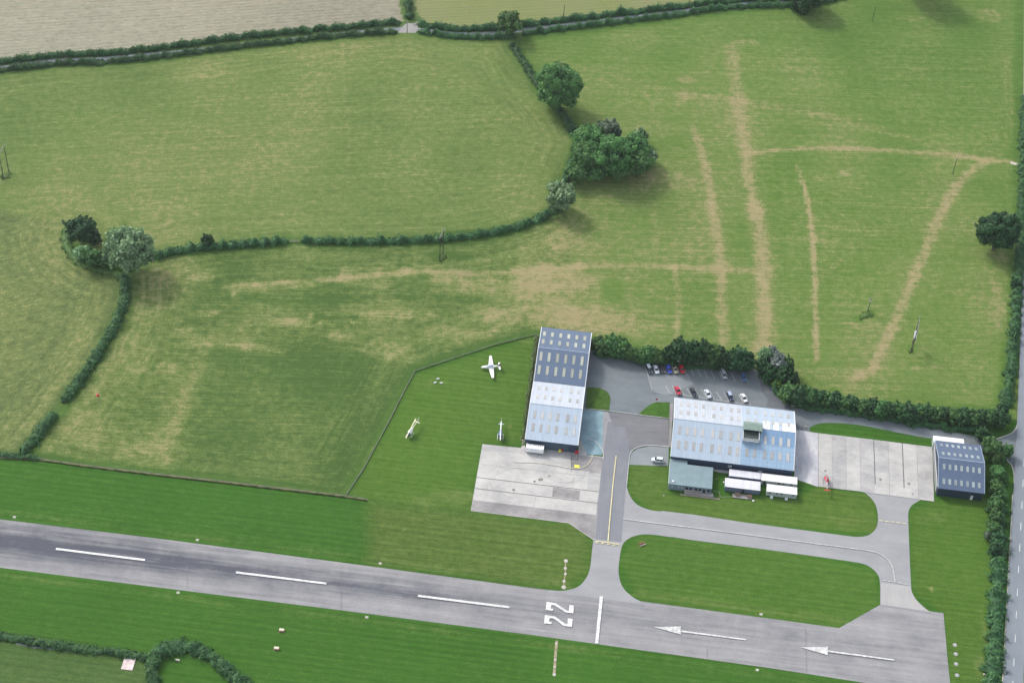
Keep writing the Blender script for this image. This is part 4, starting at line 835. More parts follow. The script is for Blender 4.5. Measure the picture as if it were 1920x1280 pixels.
# portable cabins
def cabin(label, px, z, wall, roof, wins, door=None):
    u0_, u1_, v0_, v1_ = rect(px, z); t = thing('portable_cabin', label, 'cabin', G((u0_+u1_)/2, (v0_+v1_)/2), AZ); lx, ly = (u1_-u0_)/2, (v1_-v0_)/2
    bm = new(); bevelbox(bm, -lx+.08, lx-.08, -ly+.08, ly-.08, .25, z-.12, .03); obj('wall', bm, wall, t)
    bm = new()
    a = [bm.verts.new(p) for p in ((-lx, -ly, z-.12), (lx, -ly, z-.12), (lx, ly, z-.12), (-lx, ly, z-.12), (-lx, -ly, z), (lx, -ly, z), (lx, ly, z), (-lx, ly, z), (-lx+.2, 0, z+.12), (lx-.2, 0, z+.12))]
    for f in ((3, 2, 1, 0), (0, 1, 5, 4), (1, 2, 6, 5), (2, 3, 7, 6), (3, 0, 4, 7), (4, 5, 9, 8), (6, 7, 8, 9), (5, 6, 9), (7, 4, 8)): bm.faces.new([a[k] for k in f])
    obj('roof', bm, roof, t)
    bm = new()
    for sx in (-.8, 0, .8):
        for sy in (-.7, .7): box(bm, sx*lx-.2, sx*lx+.2, sy*ly-.2, sy*ly+.2, 0, .25)
    obj('footing', bm, M['grey_wall'], t)
    for f, wd, hh in wins:
        xc = -lx+2*lx*f; bm = new(); box(bm, xc-wd/2, xc+wd/2, -ly+.04, -ly+.09, z-.5-hh, z-.5); w_ = obj('window', bm, M['glass'], t)
        bm = new(); box(bm, xc-wd/2-.07, xc+wd/2+.07, -ly+.0, -ly+.04, z-.56-hh, z-.5-hh); obj('sill', bm, M['trim'], w_)
    if door is not None:
        xc = -lx+2*lx*door; bm = new(); box(bm, xc-.45, xc+.45, -ly+.03, -ly+.09, .3, 2.25); obj('door', bm, M['black'], t)
    return t, lx, ly
cabin('grey-roofed cabin with blue walls squeezed between largest hangar and another blue cabin', [(1367.4, 878.7), (1426.8, 885.4), (1367, 891.8), (1426.5, 898)], 2.7, M['cabin_blue'], M['cabin_grey'], [(.1, .9, .5), (.4, 1.0, .6), (.62, .8, .8), (.8, .8, .8)])
cabin('grey-roofed cabin with slate blue walls and a timber deck in front', [(1360.1, 895.3), (1426.2, 902.8), (1358.7, 911.5), (1425.7, 919.5)], 2.7, M['cabin_blue'], M['cabin_grey'], [(.34, 1.0, .35), (.84, 1.0, .35), (.14, .9, .6)], .53)
cabin('long white-roofed cabin nearest the south-east corner of the largest hangar', [(1428, 886.3), (1495.2, 893.9), (1427.5, 899.8), (1494.9, 907.5)], 2.7, M['cabin_wall'], M['cabin_white'], [(.50, 1.0, .8), (.62, .7, .6), (.85, .8, .6)], .10)
cD, lx, ly = cabin('white-roofed cabin with small square windows and two white steps, southernmost', [(1438.3, 907.2), (1495.2, 913.2), (1437.4, 920.6), (1494.5, 927)], 2.7, M['cabin_wall'], M['cabin_white'], [(.11, .7, .6), (.34, .7, .6), (.50, .7, .6), (.88, .7, .6)])
for xs_ in (-.62, .35):
    bm = new(); box(bm, xs_*lx-.5, xs_*lx+.5, -ly-.9, -ly+.02, 0, .28); box(bm, xs_*lx-.5, xs_*lx+.5, -ly-.45, -ly+.03, .28, .52); obj('step', bm, M['trim'], cD)
# ------------------------------------------------------------------ vehicles
def car(label, a, b_, c, style='hatch', group='cars in the car park', length=None, wid=1.75, roofc=None, cat='car'):
    """a = picture point of the rear, b_ = of the front"""
    A, B = W(*a, .6), W(*b_, .6); d = B-A; ctr = (A+B)/2; L_ = length or {'hatch': 4.0, 'saloon': 4.5, 'suv': 4.5, 'van': 5.0, 'pickup': 4.7}[style]
    t = thing('parked_car' if style != 'van' else 'parked_van', label, cat, (ctr.x, ctr.y, ZL[0]+.005), math.atan2(d.y, d.x), group)
    pm = c if not isinstance(c, tuple) else paint('car paint', c); h = L_/2; w2 = wid/2
    hi = {'hatch': 1.45, 'saloon': 1.42, 'suv': 1.75, 'van': 1.95, 'pickup': 1.7}[style]; belt = hi*.60
    def sec(x, zb, zt, wy, tuck=.08): return [(x, -wy, zb), (x, wy, zb), (x, wy+.03, (zb+zt)/2), (x, wy-tuck, zt), (x, -wy+tuck, zt), (x, -wy-.03, (zb+zt)/2)]
    hood = belt*.88 if style != 'van' else belt*.97
    bt = {'saloon': belt*.93}.get(style, belt)
    S = [(-h, .45, bt*.7, w2*.80), (-h+.12, .28, bt*.93, w2*.92), (-h+.6, .24, bt, w2*.98), (0, .22, belt, w2), (h*.38, .22, belt, w2), (h*.62, .22, hood, w2*.98), (h-.25, .24, hood*.9, w2*.92), (h-.05, .30, hood*.72, w2*.80), (h, .42, hood*.55, w2*.70)]
    bm = new(); loft(bm, [sec(*s) for s in S]); bmesh.ops.recalc_face_normals(bm, faces=bm.faces[:]); obj('body', bm, pm, t, smooth_=False)
    r0, r1 = {'hatch': (-h+.12, h*.50), 'saloon': (-h+.75, h*.46), 'suv': (-h+.12, h*.48), 'van': (-h+.10, h*.72), 'pickup': (-.45, h*.48)}[style]
    q0, q1 = {'hatch': (-h+.50, h*.12), 'saloon': (-h+1.30, h*.12), 'suv': (-h+.40, h*.18), 'van': (-h+.25, h*.42), 'pickup': (-.25, h*.16)}[style]
    def cs(x, z, wy): return [(x, -wy, z), (x, wy, z)]
    bm = new(); lo = [bm.verts.new(p) for p in ((r0, -w2+.1, belt-.02), (r1, -w2+.1, belt-.02), (r1, w2-.1, belt-.02), (r0, w2-.1, belt-.02))]
    hi_ = [bm.verts.new(p) for p in ((q0, -w2+.26, hi-.05), (q1, -w2+.26, hi-.05), (q1, w2-.26, hi-.05), (q0, w2-.26, hi-.05))]
    bm.faces.new(hi_); [bm.faces.new((lo[k], lo[(k+1) % 4], hi_[(k+1) % 4], hi_[k])) for k in range(4)]; obj('windows', bm, M['glass'], t)
    bm = new(); box(bm, q0-.02, q1+.03, -w2+.24, w2-.24, hi-.06, hi); bmesh.ops.bevel(bm, geom=bm.edges[:], offset=.025, segments=1, affect='EDGES'); obj('roof', bm, roofc or pm, t)
    bm = new()
    for s in (-1, 1):
        for (xa, za, xb, zb) in ((r0, belt, q0, hi-.04), (r1, belt, q1, hi-.04), ((r0+r1)/2-.1, belt, (q0+q1)/2, hi-.04)): tube(bm, (xa, s*(w2-.09), za), (xb, s*(w2-.25), zb), .045, n=5)
    obj('pillars', bm, pm, t)
    if style == 'pickup': bm = new(); box(bm, -h+.2, -.6, -w2+.18, w2-.18, belt+.005, belt+.04); obj('load_cover', bm, M['black'], t)
    for sx in (-1, 1):
        for sy in (-1, 1):
            x_ = sx*(h-.82); bm = new(); tube(bm, (x_, sy*(w2-.16), .32), (x_, sy*(w2+.035), .32), .32, n=16); wl = obj('wheel', bm, M['rubber'], t)
            bm = new(); tube(bm, (x_, sy*(w2+.03), .32), (x_, sy*(w2+.045), .32), .19, n=12); obj('rim', bm, M['chrome'], wl)
    for sy in (-1, 1):
        bm = new(); box(bm, h-.20, h-.055, sy*w2*.62-.17, sy*w2*.62+.17, hood*.66, hood*.84); obj('headlight', bm, M['lamp'], t)
        bm = new(); box(bm, -h+.0, -h+.12, sy*w2*.72-.12, sy*w2*.72+.12, bt*.62, bt*.86); obj('tail_light', bm, M['red'], t)
        bm = new(); box(bm, r1-.45, r1-.25, sy*(w2+.02)-.09, sy*(w2+.02)+.09, belt-.02, belt+.14); obj('door_mirror', bm, pm, t)
    return t
silver = paint('silver paint', (0.58, 0.62, 0.68), .3); dkblue = paint('dark car paint', (0.02, 0.03, 0.045)); 
car('black and silver off-roader, first car from the west under the trees', (1213.6, 685.5), (1220.2, 700.8), dkblue, 'suv', roofc=paint('pale roof', (0.45, 0.52, 0.57)))
car('long silver saloon, second car from the west under the trees', (1226.3, 685.5), (1233.4, 701.2), silver, 'saloon')
car('small dark car between a silver saloon and a royal blue car', (1238, 688.5), (1242.8, 698), paint('plum black paint', (0.05, 0.04, 0.05)), 'hatch', length=3.6)
car('royal blue car parked under the trees next to a beige pickup', (1250.8, 686.5), (1257, 700.4), paint('royal blue paint', (0.035, 0.06, 0.42)), 'hatch')
car('beige pickup truck between the royal blue car and the bright red car', (1262.6, 687.5), (1268.5, 700), paint('beige paint', (0.36, 0.33, 0.24)), 'pickup', length=4.2)
car('bright red hatchback parked under the trees, easternmost of the close row', (1275.3, 687), (1280.8, 700), paint('bright red paint', (0.50, 0.008, 0.015)), 'hatch')
car('long silver-grey van parked alone under the trees', (1352.5, 693.5), (1359.6, 711.3), paint('grey silver paint', (0.36, 0.39, 0.42)), 'van', cat='van')
car('small blue car at the east end of the top parking row', (1392, 702.3), (1396.6, 714), paint('mid blue paint', (0.06, 0.14, 0.30)), 'hatch', length=3.9)
car('red car at the west end of the row beside the largest hangar', (1267.3, 726), (1273.8, 740.2), paint('cherry red paint', (0.48, 0.03, 0.06)), 'saloon', length=4.2)
car('black car in the row beside the hangar, between red car and silver car', (1296, 728.4), (1303.4, 742.8), paint('black blue paint', (0.022, 0.03, 0.042)), 'saloon', length=4.3)
car('silver saloon at the middle of the row beside the largest hangar', (1322.3, 731.5), (1331, 747), silver, 'saloon')
car('dark blue car with silver roof bars near the east end of the hangar row', (1365, 737.5), (1371.8, 751.5), paint('navy paint', (0.03, 0.045, 0.10)), 'suv', length=4.2, roofc=paint('silver blue roof', (0.35, 0.40, 0.55)))
car('white car at the east end of the row beside the largest hangar', (1390.7, 739.5), (1398.4, 754.5), paint('white paint', (0.68, 0.69, 0.72)), 'saloon', length=4.4)
car('silver-white estate car parked alone on the grey bay west of the office', (1244, 864.8), (1221.5, 862), paint('pale silver paint', (0.60, 0.66, 0.70)), 'suv', group=None)
# ------------------------------------------------------------------ aircraft
def airplane():
    nose, tail = W(902, 687.5, 1.3), W(938.5, 686.5, 1.3); d = nose-tail; c = (nose+tail)/2
    t = thing('light_aircraft', 'white low-wing light aircraft with dark tail fin, parked on the grass', 'aeroplane', (c.x, c.y, 0), math.atan2(d.y, d.x))
    wp = paint('aircraft white', (0.78, 0.78, 0.76), .3); L2 = 3.85
    bm = new(); loft(bm, [ring(x, zc, ry, rz, 14, .8) for x, zc, ry, rz in ((-L2+.1, 1.45, .08, .14), (-2.4, 1.35, .28, .32), (-1.0, 1.25, .50, .50), (0, 1.2, .60, .60), (1.2, 1.15, .60, .60), (2.4, 1.1, .50, .45), (3.2, 1.05, .42, .38), (3.55, 1.05, .26, .26))]); obj('fuselage', bm, wp, t, smooth_=True)
    bm = new(); loft(bm, [ring(x, zc, ry, rz, 12, .7) for x, zc, ry, rz in ((-1.1, 1.6, .25, .10), (-.6, 1.75, .46, .28), (.3, 1.80, .50, .34), (1.0, 1.75, .48, .28), (1.6, 1.50, .40, .08))]); obj('cockpit_canopy', bm, paint('tinted perspex', (0.30, 0.36, 0.46), .15), t, smooth_=True)
    for s in (-1, 1):
        bm = new(); cs = []
        for y, x0_, x1_, z_, th in ((.45, -1.15, .85, .95, .13), (3.0, -.98, .50, 1.08, .10), (5.65, -.80, .12, 1.22, .06), (5.9, -.7, .0, 1.23, .03)):
            cs.append([(x0_, s*y, z_), ((x0_+x1_)/2, s*y, z_-th), (x1_-.1, s*y, z_-th*.7), (x1_, s*y, z_), (x1_-.15, s*y, z_+th*.8), ((x0_+x1_)/2, s*y, z_+th)])
        loft(bm, cs); bmesh.ops.recalc_face_normals(bm, faces=bm.faces[:]); obj('wing', bm, wp, t)
        bm = new(); cs = []
        for y, x0_, x1_ in ((.06, -3.75, -2.85), (1.9, -3.65, -3.05)): cs.append([(x0_, s*y, 1.5), ((x0_+x1_)/2, s*y, 1.45), (x1_, s*y, 1.5), ((x0_+x1_)/2, s*y, 1.55)])
        loft(bm, cs); bmesh.ops.recalc_face_normals(bm, faces=bm.faces[:]); obj('tailplane', bm, wp, t)
        bm = new(); tube(bm, (-.2, s*1.5, .95), (-.2, s*1.5, .2), .05); tube(bm, (-.2, s*1.5-.07, .2), (-.2, s*1.5+.07, .2), .2, n=14); obj('main_wheel', bm, M['rubber'], t)
    bm = new(); pr = [(-3.85, 1.45), (-2.6, 1.55), (-3.3, 2.7), (-3.85, 2.75)]; a = [bm.verts.new((x, -.05, z)) for x, z in pr]; b2 = [bm.verts.new((x, .05, z)) for x, z in pr]
    bm.faces.new(a); bm.faces.new(b2[::-1]); [bm.faces.new((a[k], b2[k], b2[(k+1) % 4], a[(k+1) % 4])) for k in range(4)]; bmesh.ops.recalc_face_normals(bm, faces=bm.faces[:])
    obj('tail_fin', bm, mat('dark maroon paint', (0.10, 0.03, 0.04), .4), t)
    bm = new(); tube(bm, (3.5, 0, 1.05), (3.9, 0, 1.05), .2, .03, 10); obj('spinner', bm, M['steel'], t)
    bm = new(); box(bm, 3.62, 3.66, -.07, .07, .12, 1.98); obj('propeller', bm, M['black'], t)
    bm = new(); tube(bm, (2.6, 0, .9), (2.7, 0, .2), .05); tube(bm, (2.7, -.06, .18), (2.7, .06, .18), .18, n=14); obj('nose_wheel', bm, M['rubber'], t)
airplane()
def helicopter(label, nose, tail, body, boom, fin, glass, blades, blade_m, rot_r, skidc, roof=None, L_=8.9, stab=-2.9, stabm=None, ring_tail=False, cat='helicopter'):
    A, B = W(*tail, 1.6), W(*nose, 1.2); d = B-A; c = (A+B)/2; gz = ZL[0]
    t = thing('helicopter', label, cat, (c.x, c.y, gz), math.atan2(d.y, d.x)); h = L_/2
    bm = new(); loft(bm, [ring(x, zc, ry, rz, 14, .85) for x, zc, ry, rz in ((h-3.9, 1.65, .25, .35), (h-3.4, 1.45, .55, .65), (h-2.4, 1.35, .75, .85), (h-1.5, 1.28, .75, .85), (h-1.2, 1.26, .73, .82))]); obj('body', bm, body, t, smooth_=True)
    bm = new(); loft(bm, [ring(x, zc, ry, rz, 14, .85) for x, zc, ry, rz in ((h-1.2, 1.26, .73, .82), (h-.8, 1.2, .66, .72), (h-.35, 1.1, .48, .50), (h-.08, 1.0, .22, .24), (h, .98, .05, .06))]); obj('windscreen', bm, glass, t, smooth_=True)
    bm = new(); loft(bm, [ring(x, zc, ry, rz, 10) for x, zc, ry, rz in ((h-3.6, 1.75, .22, .28), (h-5.2, 1.8, .15, .17), (-h+.5, 1.85, .09, .10))]); obj('tail_boom', bm, boom, t, smooth_=True)
    bm = new(); pr = [(-h+.9, 1.85), (-h+.35, 1.75), (-h, 2.75), (-h+.35, 2.75)]; a = [bm.verts.new((x, -.04, z)) for x, z in pr]; b2 = [bm.verts.new((x, .04, z)) for x, z in pr]
    bm.faces.new(a); bm.faces.new(b2[::-1]); [bm.faces.new((a[k], b2[k], b2[(k+1) % 4], a[(k+1) % 4])) for k in range(4)]; bmesh.ops.recalc_face_normals(bm, faces=bm.faces[:]); obj('tail_fin', bm, fin, t)
    bm = new(); box(bm, stab-.2, stab+.2, -1.1, 1.1, 1.83, 1.88); obj('stabiliser', bm, stabm or boom, t)
    bm = new(); tube(bm, (h-2.6, 0, 2.0), (h-2.6, 0, 2.75), .22, .09); bevelbox(bm, h-3.5, h-1.9, -.34, .34, 1.95, 2.3, .1); obj('engine_cowling', bm, roof or body, t)
    bm = new(); tube(bm, (h-2.6, 0, 2.7), (h-2.6, 0, 3.0), .12); hub = obj('rotor_hub', bm, M['steel'], t)
    for an in blades:
        bm = new(); q = Matrix.Rotation(R(an), 3, 'Z')
        pts = [(.15, -.17, 2.9), (rot_r, -.19, 2.82), (rot_r, .17, 2.82), (.15, .17, 2.9)]
        a = [bm.verts.new(q @ Vector((x, y, z))+Vector((h-2.6, 0, 0))) for x, y, z in pts]; b2 = [bm.verts.new(v.co+Vector((0, 0, .05))) for v in a]
        bm.faces.new(a[::-1]); bm.faces.new(b2); [bm.faces.new((a[k], a[(k+1) % 4], b2[(k+1) % 4], b2[k])) for k in range(4)]; obj('rotor_blade', bm, blade_m, t)
    for s in (-1, 1):
        bm = new(); tube(bm, (h-3.6, s*1.05, .08), (h-.7, s*1.05, .08), .06); tube(bm, (h-.7, s*1.05, .08), (h-.35, s*1.05, .28), .05)
        for x_ in (h-3.0, h-1.4): tube(bm, (x_, s*.4, .7), (x_, s*1.05, .1), .05)
        obj('skid', bm, skidc, t)
    bm = new(); q0 = (-h+.45, .15, 1.9); tube(bm, (q0[0], .13, q0[2]-.75), (q0[0], .13, q0[2]+.75), .05, n=4); tube(bm, (q0[0], 0, q0[2]), (q0[0], .2, q0[2]), .07); obj('tail_rotor', bm, M['steel'], t)
    return t
hw = paint('helicopter white', (0.74, 0.74, 0.74), .3); cream_b = mat('cream rotor blade', (0.66, 0.62, 0.42), .5)
helicopter('white helicopter with cream rotor blades lying along its tail, on the west grass', (764.6, 817.5), (784.6, 789), hw, mat('cream boom', (0.72, 0.70, 0.55), .4), hw, M['glass_blue'], [8, 188], cream_b, 5.2, M['trim'])
bl = paint('helicopter blue', (0.07, 0.12, 0.36), .3)
helicopter('blue helicopter with white stripe, nose towards the apron', (937.7, 824), (940, 789.5), bl, hw, hw, M['glass_blue'], [1, 181], mat('white rotor blade', (0.76, 0.78, 0.78), .4), 4.6, M['trim'], stabm=mat('grey blue stabiliser', (.32, .38, .5), .4), stab=-2.4)
rd = paint('helicopter red', (0.60, 0.012, 0.035), .35)
helicopter('red helicopter with pale tail boom on the edge of the east apron', (1548.8, 892.5), (1550.6, 922), rd, paint('pink white boom', (0.72, 0.60, 0.58), .4), rd, paint('red tinted screen', (0.16, 0.015, 0.03), .12), [40, -70, 160], mat('grey rotor blade', (0.28, 0.32, 0.33), .5), 4.6, M['black'], stab=-3.6, stabm=rd, L_=8.4)

# ------------------------------------------------------------------ small equipment
def simple(name, label, cat, px, py, build, m, rz=AZ, group=None, z=None):
    bm = new(); build(bm); o = obj(name, bm, m, loc=W(px, py)+Vector((0, 0, (ZL[0]+.004) if z is None else z)), rz=rz); return tag(o, label, cat, group)
# fuel tank inside its bund
q = UV(1003.5, 839.5); qb = [UV(985.5, 846), UV(1025, 851)]
tb = thing('bund_wall', 'low grey blockwork bund around the white fuel tank', 'wall', G((qb[0][0]+qb[1][0])/2, (qb[0][1]+qb[1][1])/2+1.75), AZ); hb = (qb[1][0]-qb[0][0])/2
for a in ((-hb, hb, -1.9, -1.7), (-hb, hb, 1.5, 1.7), (-hb, -hb+.2, -1.7, 1.5), (hb-.2, hb, -1.7, 1.5)):
    bm = new(); box(bm, *a, 0, 1.1); obj('wall_panel', bm, M['grey_wall'], tb)
tq = W(1003.3, 838.0, 2.5)
tt = thing('fuel_tank', 'white rectangular fuel tank with black writing, standing in its grey bund', 'tank', (tq.x, tq.y, ZL[0]+.005), AZ)
bm = new(); sec = []
for x_ in (-3.25, 3.25): sec.append([(x_, -1.15, .3), (x_, 1.15, .3), (x_, 1.2, 2.3), (x_, .9, 2.55), (x_, -.9, 2.55), (x_, -1.2, 2.3)])
loft(bm, sec); bmesh.ops.recalc_face_normals(bm, faces=bm.faces[:]); obj('tank_body', bm, M['tankwhite'], tt)
bm = new()
for x_ in (-3, -2.2, -.6, .1, .9, 1.7, 2.6): box(bm, x_, x_+random.uniform(.25, .55), .5, .75, 2.551, 2.556)
for x_ in (-2.9, -1.5, -1.0, .2, .8, 2.4): box(bm, x_, x_+random.uniform(.25, .45), -1.212, -1.205, 1.7, 1.95)
obj('lettering', bm, M['black'], tt)
bm = new(); box(bm, -2.6, 2.9, .25, .32, 2.552, 2.62); box(bm, -2.6, 2.9, .9-.05, .9, 2.552, 2.6); obj('walkway', bm, M['steel'], tt)
def trolley(bm):
    box(bm, -.5, .5, -.3, .3, .25, .75); tube(bm, (0, 0, .75), (0, 0, 1.2), .16)
    for s in (-1, 1): tube(bm, (.3, s*.35, .22), (.3, s*.42, .22), .22); tube(bm, (-.3, s*.35, .22), (-.3, s*.42, .22), .22)
simple('fire_trolley', 'small red fire trolley against the dark hangar door', 'trolley', 1054, 845.5, trolley, M['red'])
simple('fuel_pump', 'yellow pump unit in front of the hangar door', 'pump', 1048.8, 848.3, lambda bm: (box(bm, -.35, .35, -.3, .3, 0, 1.1), tube(bm, (.45, 0, 0), (.45, 0, 1.4), .08)), M['bright_yellow'])
simple('fuel_bowser', 'red and white pump cart at the hangar corner above the yellow marking', 'cart', 1079.5, 850.5, lambda bm: (trolley(bm), box(bm, .5, 1.1, -.4, .4, .3, 1.2)), M['red'])
def hoop(bm):
    for s in (0, 2.6): tube(bm, (0, s, 0), (0, s, 1.1), .06)
    tube(bm, (0, 0, 1.1), (0, 2.6, 1.1), .06); tube(bm, (0, 0, .55), (0, 2.6, .55), .04); tube(bm, (-2.6, 0, 1.1), (0, 0, 1.1), .06); tube(bm, (-2.6, 0, .55), (0, 0, .55), .04); tube(bm, (-2.6, 0, 0), (-2.6, 0, 1.1), .06)
simple('guard_rail', 'dark guard rail around the refuelling point at the hangar corner', 'railing', 1083, 865.5, hoop, M['polewood'])
nb = thing('notice_board', 'low faded red board with pale plinth on the grass island by the taxiway', 'board', W(1203, 1020.5), R(28))
bm = new(); box(bm, -1.1, 1.1, -.12, .12, .3, 1.0); obj('panel', bm, M['dullred'], nb)
bm = new(); box(bm, -.9, 1.4, -.55, -.2, 0, .3); obj('plinth', bm, M['cream'], nb)
# runway edge lights
gl = 'runway edge lights'
for k, (x, y, lb) in enumerate([(27, 969, 'runway edge light on the north verge, farthest west'), (370, 1011.8, 'runway edge light on the north verge, level with gap before second stripe'), (713, 1055.8, 'runway edge light on the north verge, above gap before third stripe'), (1427, 1151, 'runway edge light below the long grass island between taxiways'),
                                (334, 1110.5, 'runway edge light on the south verge, farthest west'), (687.8, 1156.5, 'runway edge light on the south verge, left of the third stripe'), (1420, 1255.2, 'runway edge light on the south verge, right of the first arrow')]):
    t = thing('runway_light', lb, 'light', W(x, y), AZ, gl)
    bm = new(); bevelbox(bm, -.55, .55, -.45, .45, 0, .08, .02); obj('concrete_pad', bm, M['stone'], t)
    bm = new(); tube(bm, (0, 0, .08), (0, 0, .42), .10, .10, 10); tube(bm, (0, 0, .42), (0, 0, .55), .16, .10, 10); obj('lamp_head', bm, M['lamp'], t)
g1 = 'threshold lights by the taxiway junction'; g2 = 'threshold lights south of the runway'; g3 = 'approach lights beyond the runway end'
rows = [(1061, 1051, .75, 'northernmost of the five round pads west of the taxiway', g1), (1060, 1064.8, .6, 'second pad from the north in the row west of the taxiway', g1), (1060, 1075.5, .55, 'third pad from the north in the row west of the taxiway', g1), (1057.5, 1089, .55, 'fourth pad from the north in the row west of the taxiway', g1), (1057, 1100.4, .8, 'pad nearest the runway in the row west of the taxiway', g1),
        (1043.2, 1206, .5, 'pad nearest the runway in the row south of the numbers', g2), (1041.3, 1236.5, .45, 'second pad from the runway in the row south of the numbers', g2), (1040, 1250, .45, 'third pad from the runway in the row south of the numbers', g2), (1039.3, 1264, .6, 'southernmost pad in the row south of the numbers', g2),
        (1790.3, 1208.4, .75, 'northernmost grey disc beside the runway end', g3), (1792, 1225.4, .75, 'second grey disc from the north beside the runway end', g3), (1792.7, 1244, .75, 'third grey disc from the north beside the runway end', g3), (1794.4, 1265.2, .75, 'southernmost grey disc beside the runway end', g3)]
for x, y, r_, lb, g_ in rows:
    t = thing('ground_light', lb, 'light', W(x, y), AZ, g_)
    bm = new(); tube(bm, (0, 0, 0), (0, 0, .07), r_, r_, 16); obj('concrete_pad', bm, M['stone'] if g_ != g3 else M['grey_wall'], t)
    bm = new(); tube(bm, (0, 0, .07), (0, 0, .3), .13, .13, 10); tube(bm, (0, 0, .3), (0, 0, .42), .2, .12, 10); obj('lamp_head', bm, M['lamp'], t)
line('cable_trench', smooth([(1061, 1051), (1060, 1065), (1060, 1076), (1057.5, 1089), (1057, 1100)], 3), .45, M['soil'], z=.024)
line('cable_trench', smooth([(1044, 1200), (1042.5, 1215), (1041, 1236), (1040, 1250), (1039, 1264)], 3), .9, M['soil'], z=.024)
for x, y, lb in [(528.3, 1182, 'northern of two cream slope indicator boxes south of the runway'), (518.5, 1216, 'southern of two cream slope indicator boxes south of the runway')]:
    t = thing('slope_indicator', lb, 'light box', W(x, y), AZ, 'slope indicator boxes')
    bm = new(); bevelbox(bm, -.8, .8, -.45, .45, .35, .85, .05); obj('box_housing', bm, M['cream'], t)
    for sx in (-.6, .6): bm = new(); tube(bm, (sx, 0, 0), (sx, 0, .35), .06); obj('leg', bm, M['steel'], t)
    bm = new(); box(bm, -1.0, 1.0, -.7, .7, 0, .05); obj('concrete_pad', bm, M['rust'], t)
for x, y, a_, lb in [(821.5, 710.5, 20, 'northernmost of three small white blocks on the fenced grass'), (816.2, 717.5, 35, 'westernmost of three small white blocks on the fenced grass'), (827.8, 718.3, 10, 'easternmost of three small white blocks on the fenced grass')]:
    simple('marker_block', lb, 'marker', x, y, lambda bm: (bevelbox(bm, -.55, .45, -.22, .22, 0, .4, .06), box(bm, -.9, -.55, -.05, .05, .1, .2)), M['trim'], rz=R(a_), group='white blocks on the grass', z=0)
for x, y, s, lb, m_ in [(1244.6, 929, .3, 'small pale stone on the grass south-west of the office', 'stone'), (1412.3, 939.2, .45, 'white boulder on the grass by the cabin deck', 'trim'), (1357.2, 904.3, .35, 'white gas bottle at the west end of the blue cabin', 'trim'), (1343, 898.3, .25, 'pale stone on the grass between office and blue cabin', 'stone'), (1845, 1264.5, .4, 'pale stone on the verge by the hedge at the bottom right', 'stone')]:
    def st(bm, s=s):
        bmesh.ops.create_icosphere(bm, subdivisions=2, radius=s)
        for v in bm.verts: v.co.z = max(v.co.z*.8+s*.6, 0); v.co.x *= 1+.15*math.sin(v.co.y*9)
    simple('gas_bottle' if 'bottle' in lb else 'boulder', lb, 'gas bottle' if 'bottle' in lb else 'stone', x, y, st, M[m_], z=0)
for x, y, lb in [(1510, 801.5, 'pair of low stones where the lane meets the apron corner'), (1486, 763, 'low stone at the north-east corner of the largest hangar')]:
    simple('kerb_stone', lb, 'stone', x, y, lambda bm: (bevelbox(bm, -.5, 0, -.25, .25, 0, .5, .08), bevelbox(bm, .25, .6, -.2, .2, 0, .4, .08)), M['stone'])
simple('car_park_sign', 'small red and white sign post at the tip of the grass island', 'sign', 1230.4, 753.8, lambda bm: (tube(bm, (0, 0, 0), (0, 0, 1.5), .05), box(bm, -.4, .4, -.04, .04, .9, 1.6)), M['red'])
simple('barrier_post', 'grey barrier post at the car park entrance', 'post', 1223.6, 734, lambda bm: (tube(bm, (0, 0, 0), (0, 0, 1.1), .12), tube(bm, (-.6, 0, 1.0), (.6, 0, 1.0), .06), tube(bm, (.5, 0, 0), (.5, 0, 1), .06)), M['steel'])
def gate(name, label, a, b_, m, h=1.2):
    A, B = W(*a), W(*b_); d = B-A; L_ = d.length; t = thing(name, label, 'gate', A, math.atan2(d.y, d.x))
    bm = new()
    for k in range(5): z_ = .2+k*(h-.25)/4; tube(bm, (0.1, 0, z_), (L_-.1, 0, z_), .045, n=6)
    tube(bm, (0.1, 0, .2), (L_-.1, 0, h-.05), .04, n=6); obj('rails', bm, m, t)
    for x_ in (0, L_): bm = new(); box(bm, x_-.1, x_+.1, -.1, .1, 0, h+.2); obj('gate_post', bm, M['wood'], t)
gate('field_gate', 'grey steel field gate under the hedge beside the access lane', (1749.5, 801), (1775, 806.5), M['steel'])
gate('field_gate', 'timber gate between the car park trees and the dry field track', (1405, 688), (1419.5, 691), M['wood'])
gate('field_gate', 'pale gate at the crossing of the back lanes', (776, 47.5), (784, 43.5), M['steel'])
gate('field_gate', 'pale gate in the gap of the hedge, far west end of the lower field', (543, 454), (562, 454), M['wood'])
simple('water_trough', 'pale water trough under the big silver-green tree', 'trough', 283.5, 487, lambda bm: (box(bm, -.9, .9, -.6, .6, 0, .1), box(bm, -.9, .9, -.6, -.5, .1, .8), box(bm, -.9, .9, .5, .6, .1, .8), box(bm, -.9, -.8, -.5, .5, .1, .8), box(bm, .8, .9, -.5, .5, .1, .8), box(bm, -.8, .8, -.5, .5, .5, .55)), mat('pinkish concrete', (0.55, 0.47, 0.47), .9), z=0)
tm = thing('marker_pole', 'thin pole carrying a red ball in the pasture west of the airfield', 'pole', W(187, 763))
bm = new(); tube(bm, (0, 0, 0), (0, 0, 6.0), .06); obj('pole', bm, M['steel'], tm)
bm = new(); bmesh.ops.create_icosphere(bm, subdivisions=2, radius=.62); bmesh.ops.translate(bm, verts=bm.verts[:], vec=(0, 0, 6.4)); obj('red_ball', bm, M['red'], tm, smooth_=True)
